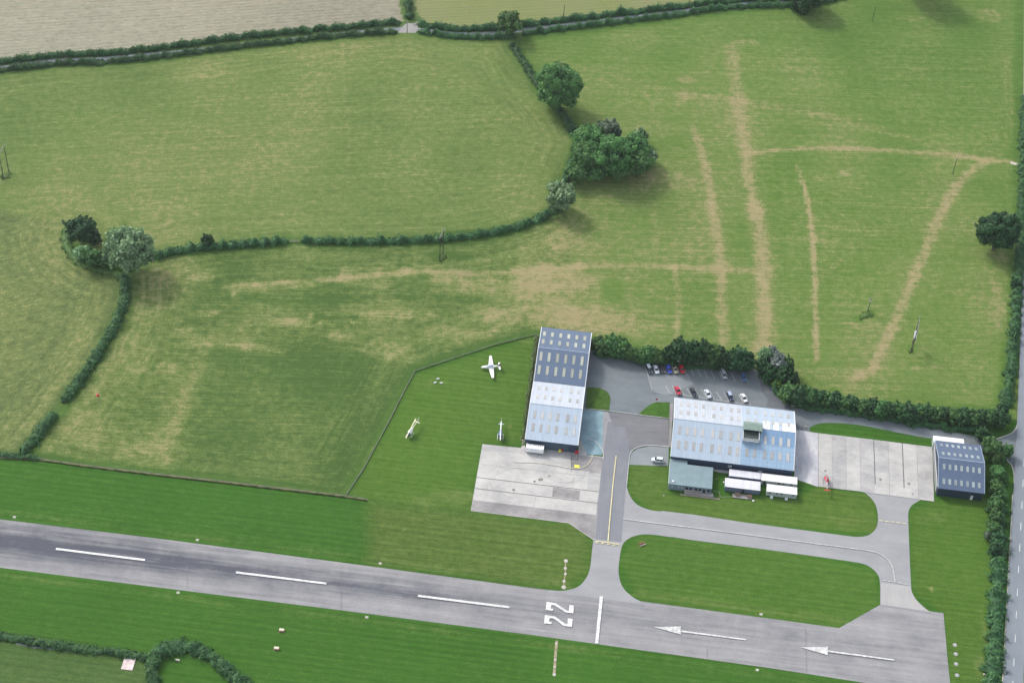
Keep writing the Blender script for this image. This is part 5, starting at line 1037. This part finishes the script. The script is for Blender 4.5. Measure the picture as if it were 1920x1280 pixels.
# power poles
def arm_z(bm, a, b_, r=.09): tube(bm, a, b_, r, n=6)
def hpole(label, b1, b2_, h, ext=(1.6, 1.6), trans=False):
    A, B = W(*b1), W(*b2_); d = (B-A); L_ = d.length; t = thing('power_pole', label, 'power pole', A, math.atan2(d.y, d.x), None)
    for x_ in (0, L_): bm = new(); tube(bm, (x_, 0, 0), (x_, 0, h), .20, .13); obj('pole', bm, M['polewood'], t)
    bm = new(); box(bm, -ext[0], L_+ext[1], -.11, .11, h-.3, h-.1); tube(bm, (0, 0, h-2), (L_, 0, h-.3), .06); obj('crossarm', bm, M['polesteel'], t)
    for x_ in (-ext[0]+.2, L_/2, L_+ext[1]-.2): bm = new(); tube(bm, (x_, 0, h-.1), (x_, 0, h+.35), .10, .07, 8); obj('insulator', bm, M['rust'], t)
    if trans: bm = new(); bevelbox(bm, .4, L_-.3, -.5, .5, h*.45, h*.45+1.4, .08); obj('transformer', bm, M['steel'], t)
hpole('twin-pole power line support in front of the curving hedge', (824.6, 489), (830.6, 477), 13.6)
hpole('twin-pole power line support at the left edge of the photo', (7, 335.5), (16.4, 321), 14.0)
hpole('twin-pole support carrying a grey transformer in the east field', (1708.3, 660), (1711, 643.5), 13.6, (2.2, 2.2), True)
def spole(label, b_, h, arm=1.1, box_=False, ang=0.2):
    t = thing('power_pole', label, 'power pole', W(*b_), ang)
    bm = new(); tube(bm, (0, 0, 0), (0, 0, h), .17, .11); obj('pole', bm, M['polewood'], t)
    if arm:
        bm = new(); box(bm, -arm, arm, -.08, .08, h-.25, h-.1); obj('crossarm', bm, M['polesteel'], t)
        for s in (-1, 0, 1): bm = new(); tube(bm, (s*(arm-.1), 0, h-.1), (s*(arm-.1), 0, h+.2), .07); obj('insulator', bm, M['steel'], t)
    if box_: bm = new(); bevelbox(bm, -.35, .35, -.55, -.1, h-1.9, h-1.0, .05); obj('transformer', bm, M['steel'], t)
spole('short power pole with crossarm on a green mound in the east field', (1627, 583.6), 7.2, 1.0, True, -.3)
spole('slender power pole below the dry track in the north-east of the east field', (1786.2, 327), 9.0, 0.5)
spole('power pole standing alone near the top right of the photo', (1636, 39.6), 8.4, 0)
spole('pole in the straw-coloured field behind the back lane', (1056.7, 31), 6.8, 0)
spole('pole at the crossing of the back lanes', (763.5, 61.8), 6.2, .4)
spole('pole beside the lane at the right of the pale stubble field', (449.3, 91.7), 6.8, 0)
spole('pole beside the lane near the left edge of the photo', (121.7, 123.5), 6.8, 0)

# ------------------------------------------------------------------ vegetation
_ico = {}
def ico(sub=1):
    if sub not in _ico:
        bm = new(); bmesh.ops.create_icosphere(bm, subdivisions=sub, radius=1); bm.verts.ensure_lookup_table()
        _ico[sub] = (np.array([v.co[:] for v in bm.verts]), np.array([[v.index for v in f.verts] for f in bm.faces])); bm.free()
    return _ico[sub]
def leaves(P, N, size, rng, tint):
    n = len(P); N = N/np.linalg.norm(N, axis=1, keepdims=True)
    r = rng.normal(size=(n, 3)); T = np.cross(N, r); T /= np.linalg.norm(T, axis=1, keepdims=True)+1e-9; B = np.cross(N, T)
    s = (size*rng.uniform(.55, 1.35, n))[:, None]; a = rng.uniform(.6, 1.0, n)[:, None]
    V = np.stack([P-T*s-B*s*a*.4, P+T*s*.2-B*s*a, P+T*s+B*s*a*.4, P-T*s*.2+B*s*a], 1).reshape(-1, 3)
    F_ = np.arange(n*4).reshape(n, 4); return V, F_, np.repeat(tint, 4)
def quadmesh(name, parts):
    Vs, Fs, Ts, o = [], [], [], 0
    for V, F_, T in parts:
        if F_.shape[1] == 3: F_ = np.column_stack([F_, F_[:, 2]])
        Vs.append(V); Fs.append(F_+o); Ts.append(T); o += len(V)
    V = np.vstack(Vs); F_ = np.vstack(Fs); T = np.concatenate(Ts)
    tri = F_[:, 2] == F_[:, 3]
    me = bpy.data.meshes.new(name); me.vertices.add(len(V)); me.vertices.foreach_set('co', V.astype(np.float32).ravel())
    loops = np.concatenate([F_[tri][:, :3].ravel(), F_[~tri].ravel()]); ls = np.concatenate([np.arange(tri.sum())*3, tri.sum()*3+np.arange((~tri).sum())*4])
    me.loops.add(len(loops)); me.loops.foreach_set('vertex_index', loops.astype(np.int32)); me.polygons.add(len(F_)); me.polygons.foreach_set('loop_start', ls.astype(np.int32))
    me.update(calc_edges=True); fattr(me, 'tint', np.clip(T, 0, 1)); return me
def crown_mesh(r, rz, zc, rng, nl, leaf, dens=1.0, tone=.5, lumpy=.34, low=-.45, dens_cut=0.0):
    parts = []; k = np.arange(nl*2)+.5; ph = np.arccos(1-2*k/(nl*2)); th = math.pi*(1+5**.5)*k
    D = np.stack([np.cos(th)*np.sin(ph), np.sin(th)*np.sin(ph), np.cos(ph)], 1)+rng.normal(scale=.16, size=(nl*2, 3)); D = D[D[:, 2] > low]
    D /= np.linalg.norm(D, axis=1, keepdims=True); iv, if_ = ico(1); wob = rng.normal(size=(3, 3)); wph = rng.uniform(0, 6.28, 3)
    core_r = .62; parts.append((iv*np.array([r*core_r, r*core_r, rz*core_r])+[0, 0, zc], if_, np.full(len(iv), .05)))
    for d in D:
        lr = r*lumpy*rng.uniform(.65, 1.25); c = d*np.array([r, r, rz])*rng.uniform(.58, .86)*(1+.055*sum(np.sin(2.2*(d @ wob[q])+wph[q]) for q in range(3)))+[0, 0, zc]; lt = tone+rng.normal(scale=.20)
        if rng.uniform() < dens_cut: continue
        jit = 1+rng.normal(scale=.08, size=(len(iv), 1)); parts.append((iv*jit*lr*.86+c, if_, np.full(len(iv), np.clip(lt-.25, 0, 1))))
        n = int(dens*4.2*lr*lr*math.pi/(leaf*leaf*2.2)); q = rng.normal(size=(n, 3)); q /= np.linalg.norm(q, axis=1, keepdims=True); q = q[(q @ d) > -.35]
        P = c+q*lr*rng.uniform(.85, 1.12, (len(q), 1)); N = q+rng.normal(scale=.45, size=q.shape)
        parts.append(leaves(P, N, leaf, rng, np.clip(lt+rng.normal(scale=.26, size=len(q)), 0, 1)))
        if rng.uniform() < .5:
            c2 = c+d*lr*rng.uniform(.7, 1.15)+rng.normal(scale=lr*.3, size=3); k2 = int(n*.16)+4; q = rng.normal(size=(k2, 3)); q /= np.linalg.norm(q, axis=1, keepdims=True)
            parts.append(leaves(c2+q*lr*.42*rng.uniform(.3, 1.1, (k2, 1)), q+rng.normal(scale=.5, size=q.shape), leaf, rng, np.clip(lt+.12+rng.normal(scale=.25, size=k2), 0, 1)))
    me = quadmesh('crown', parts); return me
def trunk_bm(r, h, zc, rng):
    bm = new(); tr = max(.12, r*.065); tube(bm, (0, 0, 0), (0, 0, h), tr*1.3, tr*.8, 9)
    for k in range(5):
        a = k*1.26+rng.uniform(0, .8); tube(bm, (0, 0, h*rng.uniform(.6, .98)), (math.cos(a)*r*.5, math.sin(a)*r*.5, zc+r*.15), tr*.5, tr*.15, 6)
    return bm
def place_tree(name, label, cx, cy, Rpx, m, rzf=.85, seed=1, zc=None, nl=26, leaf=.42, tone=.5, group=None, lumpy=.34, cat='tree', low=-.45, dens=1.0, cut=0.0):
    rng = np.random.default_rng(seed); r = Rpx*mpp(cy); rz = r*rzf; zc = zc if zc is not None else rz*1.08+.3*max(0, r-2)
    base = W(cx, cy, zc); t = thing(name, label, cat, (base.x, base.y, 0), 0, group)
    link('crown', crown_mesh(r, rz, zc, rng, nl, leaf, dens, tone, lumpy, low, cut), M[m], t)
    obj('trunk', trunk_bm(r, zc*.8, zc, rng), M['bark'], t); return t
place_tree('oak_tree', 'big spreading oak in the hedge line right of the top centre', 1049, 161, 43, 'leaf', seed=11, nl=42, leaf=.5, lumpy=.25, rzf=.9, cut=.06, low=-.8, tone=.55)
place_tree('field_tree', 'round green tree standing astride the back lane hedges', 955, 44, 24, 'leaf', seed=12, nl=22, leaf=.5, tone=.55, cut=.12)
place_tree('oak_tree', 'very dark round oak near the right edge of the east field', 1873, 434, 40, 'leaf_dark', seed=17, nl=44, leaf=.5, lumpy=.24, rzf=.85, low=-.7)
place_tree('willow_tree', 'large silver-green willow at the corner where the west hedges meet', 238, 466, 46, 'leaf_silver', seed=14, nl=40, leaf=.55, lumpy=.24, tone=.45, rzf=.85)
place_tree('field_tree', 'dark round tree north-west of the large silver-green willow', 153, 430, 25, 'leaf_dark', seed=15, nl=22, leaf=.45, rzf=.85)
place_tree('shrub', 'dark shrub at the foot of the dark round tree by the willow', 178, 450, 13, 'leaf_dark', seed=55, nl=12, leaf=.4, cat='shrub')
place_tree('shrub', 'pale green shrub at the west edge of the willow corner', 152, 474, 14, 'leaf_silver', seed=16, nl=12, leaf=.4, tone=.55, cat='shrub')
place_tree('shrub', 'darker green shrub between the pale shrub and the willow', 172, 480, 19, 'leaf', seed=17, nl=14, leaf=.4, tone=.35, cat='shrub')
place_tree('shrub', 'light green shrub leaning against the west side of the willow', 198, 480, 16, 'leaf_silver', seed=18, nl=12, leaf=.4, tone=.2, cat='shrub')
place_tree('willow_tree', 'small silvery willow below the big tree clump', 1053, 368, 27, 'leaf_silver', seed=19, nl=22, leaf=.48, lumpy=.3, tone=.5, rzf=1.0)
place_tree('field_tree', 'little dark tree poking out of the west hedge', 389, 450, 11, 'leaf_dark', seed=20, nl=10, leaf=.36, rzf=1.15)
cl = [('tree in the big clump, topmost, greyer and sparser than the rest', 1141, 254, 27, 'twig', 1.2), ('upper left rounded tree of the big clump', 1108, 266, 34, 'leaf', 1), ('upper right tree of the big clump', 1188, 280, 30, 'leaf', .95), ('pale tree at the upper right tip of the clump', 1200, 256, 14, 'leaf_silver', 1), ('central billowing tree of the big clump', 1146, 290, 36, 'leaf', 1.0), ('left tree of the big clump', 1100, 297, 29, 'leaf', .95),
      ('lower left bushy tree of the clump beside the small willow', 1080, 322, 22, 'leaf', .8), ('lower middle tree of the big clump', 1160, 312, 25, 'leaf', .8), ('lower right tree of the big clump', 1195, 306, 26, 'leaf', .8), ('rightmost tree of the big clump, pale tipped', 1216, 294, 17, 'leaf_silver', .9), ('bottom tree of the clump, between its left and right halves', 1118, 325, 18, 'leaf', .8)]
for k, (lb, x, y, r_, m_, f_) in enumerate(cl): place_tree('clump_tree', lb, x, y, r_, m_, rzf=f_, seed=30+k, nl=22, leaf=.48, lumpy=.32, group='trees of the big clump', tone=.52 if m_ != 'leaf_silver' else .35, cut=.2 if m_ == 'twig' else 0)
place_tree('roadside_tree', 'dark tree cut by the top edge, at the end of the back lane hedges', 1510, -15, 32, 'leaf_dark', seed=51, nl=26, leaf=.55, rzf=1.25, low=-.95, zc=9)
place_tree('roadside_tree', 'tall tree just above the top edge at the right, casting a shadow into the field', 1722, -62, 34, 'leaf_dark', seed=52, nl=26, leaf=.6, rzf=1.3, zc=16)
# shared crowns for the belts
VAR = {}
for key, m_, tone in (('a', 'leaf', .35), ('b', 'leaf_dark', .5), ('c', 'leaf', .55), ('d', 'leaf_dark', .75), ('s', 'leaf_pale', .5), ('l', 'leaf_lime', .6), ('w', 'leaf_silver', .25), ('t', 'twig', .6)):
    VAR[key] = []
    for s in range(3 if key in 'abcd' else 1):
        rng = np.random.default_rng(100+s*7+ord(key)); rzf = 1.15
        me = crown_mesh(3.0, 3.0*rzf, 4.1, rng, 17, .40, 1.0, tone, .36, low=-.7); me.materials.append(M[m_])
        bm = trunk_bm(3.0, 3.3, 4.0, rng); tm_ = bpy.data.meshes.new('trunk'); bm.to_mesh(tm_); bm.free(); tm_.materials.append(M['bark']); VAR[key].append((me, tm_))
def belt_tree(name, label, cx, cy, Rpx, key, group, hz=1.0, cat='tree', k=[0]):
    """centre of the crown in the picture, radius in pixels; crown mesh of radius 3 m at height 4.1"""
    k[0] += 1; r = Rpx*mpp(cy); s = r/3.0; b_ = W(cx, cy, 4.1*s*hz); me, tr = VAR[key][k[0] % len(VAR[key])]
    t = thing(name, label, cat, (b_.x, b_.y, 0), random.uniform(0, 6.28), group); t.scale = (s, s*random.uniform(.92, 1.08), s*hz)
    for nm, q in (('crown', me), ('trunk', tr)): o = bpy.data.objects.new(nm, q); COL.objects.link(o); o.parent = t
    return t
ORD = ['first', 'second', 'third', 'fourth', 'fifth', 'sixth', 'seventh', 'eighth', 'ninth', 'tenth', 'eleventh', 'twelfth', 'thirteenth', 'fourteenth', 'fifteenth', 'sixteenth', 'seventeenth', 'eighteenth', 'nineteenth', 'twentieth', 'twenty-first', 'twenty-second', 'twenty-third', 'twenty-fourth']
row = [(1119, 642, 13, 'a', 1), (1131, 650, 15, 'a', 1), (1148, 647, 16, 'a', 1.1), (1164, 650, 15, 'c', 1.1), (1174, 660, 13, 'a', 1), (1190, 664, 13, 'a', .9), (1203, 668, 12, 'c', .9), (1216, 663, 15, 'a', 1), (1232, 668, 13, 'c', .9), (1244, 672, 11, 'a', .8), (1256, 664, 14, 'b', 1.2), (1272, 658, 18, 'b', 1.3), (1290, 660, 18, 'd', 1.2), (1306, 662, 17, 'b', 1.2), (1322, 662, 18, 'b', 1.25), (1338, 668, 18, 'c', 1.1), (1354, 672, 17, 'b', 1.1), (1370, 675, 16, 'd', 1.1), (1385, 675, 18, 'b', 1.2), (1400, 677, 16, 'd', 1.1)]
for k, (x, y, r_, key, hz) in enumerate(row): belt_tree('belt_tree', ORD[k]+' tree from the hangar in the belt along the north side of the car park', x, y, r_, key, 'trees north of the car park', hz)
row = [(1433, 668, 13, 'w', 1.4, 'silvery slim tree nearest the timber gate'), (1430, 688, 11, 'b', 1.2, 'dark tree at the lower left of the group east of the gate'), (1448, 664, 11, 's', 1.5, 'pale slim tree at the top of the group east of the gate'), (1459, 682, 16, 's', 1.3, 'whitish windblown tree above the car park corner'), (1476, 685, 12, 'c', 1.4, 'tall green tree right of the whitish tree'), (1445, 700, 14, 'b', 1.1, 'dark tree below the whitish tree'), (1458, 718, 9, 'l', 1, 'small bright lime green tree at the car park edge'), (1470, 704, 15, 'b', 1.2, 'dark tree right of the lime green one'), (1482, 712, 15, 'b', 1.1, 'dark tree where the east belt turns towards the lane')]
for x, y, r_, key, hz, lb in row: belt_tree('belt_tree', lb, x, y, r_, key, 'trees at the car park corner', hz)
row = []
N_ = 24
for k in range(N_):
    f = k/(N_-1); x = 1480+f*395; y = 737+f*48+ (8*math.sin(f*3.1)) ; row.append((x, y-1+random.uniform(-2, 2), random.uniform(15, 19)*(1.05 if k < 6 else .92), 'abad'[k % 4]))
for k, (x, y, r_, key) in enumerate(row): belt_tree('belt_tree', ORD[k]+' tree from the west in the dense belt along the access lane', x, y, r_, key, 'trees along the access lane', .85)
row = [(1858, 836, 17, 'c', 1.1, 'tree behind the north-east corner of the small slate hangar'), (1842, 815, 12, 'b', 1, 'small tree over the white lean-to roof end'), (1880, 768, 11, 'b', 1, 'dark bush at the east tip of the belt, by the road'), (1888, 846, 12, 'a', 1, 'bush beside the road junction'), (1872, 860, 12, 'c', 1, 'bush below the road junction'), (1869, 886, 14, 'c', 1, 'first leafy bush behind the small slate hangar'), (1881, 892, 11, 'a', .9, 'bush by the kerb below the road junction'), (1868, 912, 14, 'c', .9, 'second leafy bush behind the small slate hangar'), (1878, 925, 11, 'a', .9, 'bush nearest the road behind the small hangar'), (1866, 943, 14, 'a', .9, 'third leafy bush, level with the front of the small hangar'),
       (1868, 968, 14, 'a', .9, 'bush just south of the small hangar'), (1862, 990, 13, 'a', .8, 'bulging bush on the grass side of the roadside hedge'), (1852, 1003, 8, 't', .8, 'greyish dead bush on the grass side of the roadside hedge'), (1872, 1008, 13, 'b', .8, 'dark bush in the roadside hedge next to the grey one'), (1866, 1028, 13, 'b', .8, 'lowest dark bush in the roadside hedge'), (1905, 532, 10, 'b', 1, 'small dark bush by the road below the dark oak'), (1902, 628, 8, 'b', 1, 'little bush in the upper roadside hedge, level with the hangar roofs')]
for x, y, r_, key, hz, lb in row: belt_tree('roadside_bush', lb, x, y, r_, key, 'bushes along the east road', hz, 'bush')
# hedges
def hedge(label, px, w_, h_, m_='hedge', seed=1, leaf=.34, dens=1.0, name='hedge', cat='hedge', tone=.45, world=None, kind=None, rough=.30):
    rng = np.random.default_rng(seed); P = world if world is not None else [W(*q) for q in px]; P = np.array([[p.x, p.y] for p in P])
    seg = np.hypot(*(P[1:]-P[:-1]).T); S = np.concatenate([[0], np.cumsum(seg)]); L_ = S[-1]; c0 = P.mean(0); P = P-c0
    def at(s):
        x = np.interp(s, S, P[:, 0]); y = np.interp(s, S, P[:, 1]); x2 = np.interp(np.minimum(s+.8, L_), S, P[:, 0]); y2 = np.interp(np.minimum(s+.8, L_), S, P[:, 1]); x1 = np.interp(np.maximum(s-.8, 0), S, P[:, 0]); y1 = np.interp(np.maximum(s-.8, 0), S, P[:, 1])
        d = np.stack([x2-x1, y2-y1], 1); d /= np.linalg.norm(d, axis=1, keepdims=True)+1e-9; return np.stack([x, y], 1), np.stack([-d[:, 1], d[:, 0]], 1), d
    fr = rng.uniform(.15, 1.6, 8); ph = rng.uniform(0, 6.28, 8)
    def mod(s, o=0): return 1+rough*sum(np.sin(s*f+p+o*2.1) for f, p in zip(fr, ph))/2.2
    def endt(s): return np.clip(np.minimum(s, L_-s)/1.2, .35, 1)
    parts = []; ns = max(3, int(L_/1.3)); s = np.linspace(0, L_, ns); C_, Nn, _ = at(s); mw, mh = mod(s)*endt(s), mod(s, 1)*endt(s)
    prof = np.array([(-.46, 0), (-.5, .45), (-.38, .85), (0, .95), (.38, .85), (.5, .45), (.46, 0)]); V = []
    for (a, b_) in prof: V.append(np.column_stack([C_+Nn*(a*w_*.86*mw)[:, None], b_*h_*.9*mh]))
    V = np.stack(V, 1).reshape(-1, 3); k = len(prof); F_ = []
    for i_ in range(ns-1):
        for j in range(k-1): F_.append((i_*k+j, i_*k+j+1, (i_+1)*k+j+1, (i_+1)*k+j))
    F_.append((0, 2, 4, 6)); F_.append(tuple((ns-1)*k+q for q in (6, 4, 2, 0)))
    parts.append((V, np.array(F_), np.full(len(V), .15 if kind is None else tone)))
    n = int(dens*L_*(w_+2*h_)/(leaf*leaf*1.5)); s = rng.uniform(0, L_, n); C_, Nn, Dd = at(s); th = rng.uniform(-.1, math.pi+.1, n)
    a = np.cos(th)*.52; b_ = np.sin(th); b_ = np.sign(b_)*np.abs(b_)**.6; a = np.sign(a)*np.minimum(np.abs(a)*1.15, .53)
    lump = 1+.14*np.sin(s*2.3+np.cos(th)*4)+.10*np.sin(s*.9+th*2)+rng.normal(scale=.09, size=n)
    Pp = np.column_stack([C_+Nn*(a*w_*mod(s)*endt(s)*lump)[:, None], np.maximum(b_*h_*mod(s, 1)*endt(s)*lump, .05)])
    N3 = np.column_stack([Nn*np.cos(th)[:, None], np.sin(th)+.2])+rng.normal(scale=.4, size=(n, 3))
    tn = tone+.18*np.sin(s*.5)+.15*np.sin(s*1.9+1)+rng.normal(scale=.2, size=n)
    parts.append(leaves(Pp, N3, leaf, rng, np.clip(tn, 0, 1)))
    o = link(name, quadmesh(name, parts), M[m_], loc=(c0[0], c0[1], 0)); tag(o, label, cat if kind is None else None, kind=kind); return o
N_HEDGE = smooth([(-120, 131), (0, 118), (110, 106), (200, 102), (300, 92), (447, 72), (560, 61), (640, 54), (700, 48), (752, 43)], 3)
hedge('clipped hedge on the north side of the back lane, beside the stubble', N_HEDGE, 2.5, 2.3, seed=1)
hedge('clipped hedge on the south side of the back lane, left of the crossing', [(-120, 149)]+S_HEDGE, 2.4, 1.9, seed=2)
hedge('clipped hedge north of the back lane, right of the crossing', smooth([(784, 48), (815, 53), (873, 57), (940, 54), (983, 49), (1107, 34), (1280, 14), (1380, 3), (1480, 0), (1560, -12), (1700, -40)], 3), 2.6, 2.4, seed=3)
hedge('clipped hedge south of the back lane, right of the crossing', smooth([(783, 61), (850, 70), (910, 72), (968, 69)], 3), 2.4, 2.0, seed=4)
hedge('clipped hedge south of the back lane, beside the east field', smooth([(978, 66), (1010, 61), (1107, 49), (1200, 38), (1280, 28), (1347, 17), (1430, 13), (1493, 11), (1540, 5), (1600, -8)], 3), 2.4, 2.0, seed=5)
hedge('short hedge running up between the stubble and the straw field', [(768, 38), (766, 20), (764, 2), (762, -30)], 2.8, 2.4, seed=6, tone=.3)
hedge('hedge running down from the back lane past the big oak', HEDGE_IN1, 2.8, 2.2, seed=7)
hedge('long hedge curving round the foot of the large north-west field', [(1079, 255)]+HEDGE_CURVE[1:], 2.6, 2.2, seed=8)
hedge('straight hedge between the hedge gap and the large willow', HEDGE_MID, 2.8, 2.3, seed=9)
hedge('hedge running south from the large willow to a field gap', HEDGE_SW, 3.2, 2.4, seed=10)
hedge('short hedge at the left between the gap and the airfield boundary', HEDGE_SW2, 3.2, 2.4, seed=21)
hedge('overgrown hedge along the west airfield boundary at the left edge', [(-80, 842), (0, 853), (48, 858), (75, 861)], 1.8, 1.2, seed=22)
hedge('tall hedge along the road, right edge, above the lane junction', smooth([(1921, 180), (1919, 300), (1915, 420), (1909, 520), (1901, 620), (1894, 700), (1884, 765)], 3), 3.6, 2.4, seed=23, tone=.4)
hedge('wide hedge between the airfield and the road, bottom right', smooth([(1870, 900), (1870, 980), (1872, 1060), (1869, 1120), (1866, 1180), (1863, 1240), (1857, 1310)], 3), 5.0, 2.3, seed=24, tone=.42, leaf=.42)
hedge('low scrub under the trees north of the car park', smooth([(1112, 662), (1170, 672), (1215, 680), (1300, 688), (1410, 692)], 3), 2.2, 1.4, seed=25, tone=.3)
hedge('low scrub under the belt along the access lane', smooth([(1425, 700), (1450, 728), (1480, 752), (1520, 766), (1620, 778), (1720, 795), (1850, 812)], 3), 3.0, 2.0, seed=26, tone=.3, leaf=.4)
hedge('overgrown ditch hedge in the bottom left corner', smooth([(-60, 1182), (20, 1196), (70, 1206), (120, 1212), (180, 1220), (235, 1226), (285, 1236)], 3), 2.6, 1.5, seed=27, tone=.5)
hedge('arched thicket around the small green paddock at the bottom', smooth([(286, 1258), (290, 1235), (305, 1222), (330, 1214), (355, 1215), (385, 1226), (408, 1244), (430, 1262), (455, 1285), (480, 1310)], 3), 4.2, 2.4, seed=28, tone=.45)
hedge('scrub strip west of the small green paddock', [(283, 1245), (284, 1262), (290, 1290)], 3.0, 2.2, seed=29)
for k, (nm, px, w_, h_, m_, sd_, tn, lf) in enumerate([
    ('long_grass', smooth(FIELD_S+[(690, 938)], 2), 0.8, .2, 'straw', 41, .75, .16),
    ('long_grass', [(x, y+2.2) for x, y in smooth(FIELD_S+[(690, 937)], 2)], 0.35, .4, 'tallgrass', 42, .3, .13),  # dark grass strip standing in for the shadow line beside the straw
    ('long_grass', FENCE_A, 0.22, .22, 'tallgrass', 43, .45, .12),
    ('long_grass', [(1008, 630), (999, 690), (990, 750), (981, 825)], 1.3, .7, 'tallgrass', 44, .3, .25),
    ('long_grass', [(826, 491), (829, 483), (834, 477)], 2.2, .35, 'greengrass', 45, .3, .3),
    ('long_grass', [(4, 338), (10, 331), (19, 322)], 2.2, .35, 'greengrass', 46, .3, .3),
    ('long_grass', [(1612, 600), (1620, 592), (1630, 586), (1636, 594)], 2.6, .3, 'greengrass', 47, .4, .3),
    ('long_grass', [(1706, 662), (1709, 650)], 1.6, .5, 'greengrass', 48, .2, .3),
    ('long_grass', smooth([(132, 415), (124, 440), (130, 470), (155, 495), (195, 508), (232, 520)], 3), 3.4, .8, 'greengrass', 49, .3, .35)]):
    hedge(None, px, w_, h_, m_, seed=sd_, leaf=lf, name=nm, kind='stuff', tone=tn, rough=.3, dens=.8)
# rubble strip beside the western hangars
rng = np.random.default_rng(5); iv, if_ = ico(1); parts = []
A_, B_ = W(1008, 627), W(981, 835)
for k in range(420):
    f = rng.uniform(); p = A_.lerp(B_, f); s = rng.uniform(.08, .32); parts.append((iv*s*rng.uniform(.6, 1.3, (1, 3))+[p.x+rng.normal(scale=.45)-.2, p.y+rng.normal(scale=.3), s*.3], if_, np.full(len(iv), .5)))
tag(link('rubble', quadmesh('rubble', parts), M['rubble']), kind='stuff')
# post and wire fences
def fence(label, px, gap, h=1.2, m_='wood'):
    P = [W(*q) for q in px]; c = P[0]; t = thing('wire_fence', label, 'fence', c)
    bm = new(); box(bm, -.07, .07, -.07, .07, 0, h); pm = bpy.data.meshes.new('post'); bm.to_mesh(pm); bm.free(); pm.materials.append(M[m_])
    for a, b_ in zip(P, P[1:]):
        n_ = max(1, int((b_-a).length/gap))
        for k in range(n_): o = bpy.data.objects.new('post', pm); COL.objects.link(o); o.parent = t; o.location = a.lerp(b_, k/n_)-c
    for z_ in (.35, .75, h-.08):
        bm = new()
        for a, b_ in zip(P, P[1:]): tube(bm, a-c+Vector((0, 0, z_)), b_-c+Vector((0, 0, z_)), .018, n=4)
        obj('wire', bm, M['steel'], t)
fence('post and wire fence along the northern airfield boundary at the left', FIELD_S+[(690, 937)], 3.0, 1.0)
fence('post and wire fence climbing from the boundary to the western hangar', FENCE_A, 3.5, 1.1)
fence('low white rope fence between the office terrace and the cabin deck', [(1337, 921), (1349, 924), (1350, 933.5), (1371, 932.5)], 1.2, .8)
# bottom left: ditch water, pale slab, pipe
sheet('stream', smooth([(30, 1204), (60, 1210), (110, 1216), (135, 1218)], 3)+[(134, 1221), (60, 1213.5), (30, 1207)], M['water'], z=.03)
sheet('stream', [(257, 1231), (280, 1234), (279, 1237), (256, 1234)], M['water'], z=.03)
simple('concrete_slab', 'pale pinkish concrete slab in the rough pasture at the bottom left', 'slab', 241, 1244, lambda bm: bevelbox(bm, -1.9, 1.9, -2.4, 2.4, 0, .25, .04), mat('pink concrete', (0.58, 0.48, 0.46), .9, var=.2, scale=.8), z=0)
simple('water_trough', 'small trough in the green paddock at the bottom left', 'trough', 333, 1237.5, lambda bm: (box(bm, -.7, .7, -.3, .3, 0, .5), box(bm, -.6, .6, -.22, .22, .5, .52)), M['stone'], z=0)

# ------------------------------------------------------------------ thin haze of the summer air
def haze_box():
    bm = new(); box(bm, -4200, 4200, -3200, 5200, -1, 520); m = bpy.data.materials.new('haze'); m.use_nodes = True; n = m.node_tree
    for q in list(n.nodes):
        if q.type == 'BSDF_PRINCIPLED': n.nodes.remove(q)
    v = n.nodes.new('ShaderNodeVolumePrincipled'); v.inputs['Color'].default_value = (0.88, 0.94, 1.0, 1); v.inputs['Density'].default_value = HAZE; v.inputs['Anisotropy'].default_value = 0.3
    n.links.new(v.outputs[0], n.nodes['Material Output'].inputs['Volume'])
    o = obj('haze', bm, m); o['kind'] = 'stuff'
HAZE = 0.00004
haze_box()
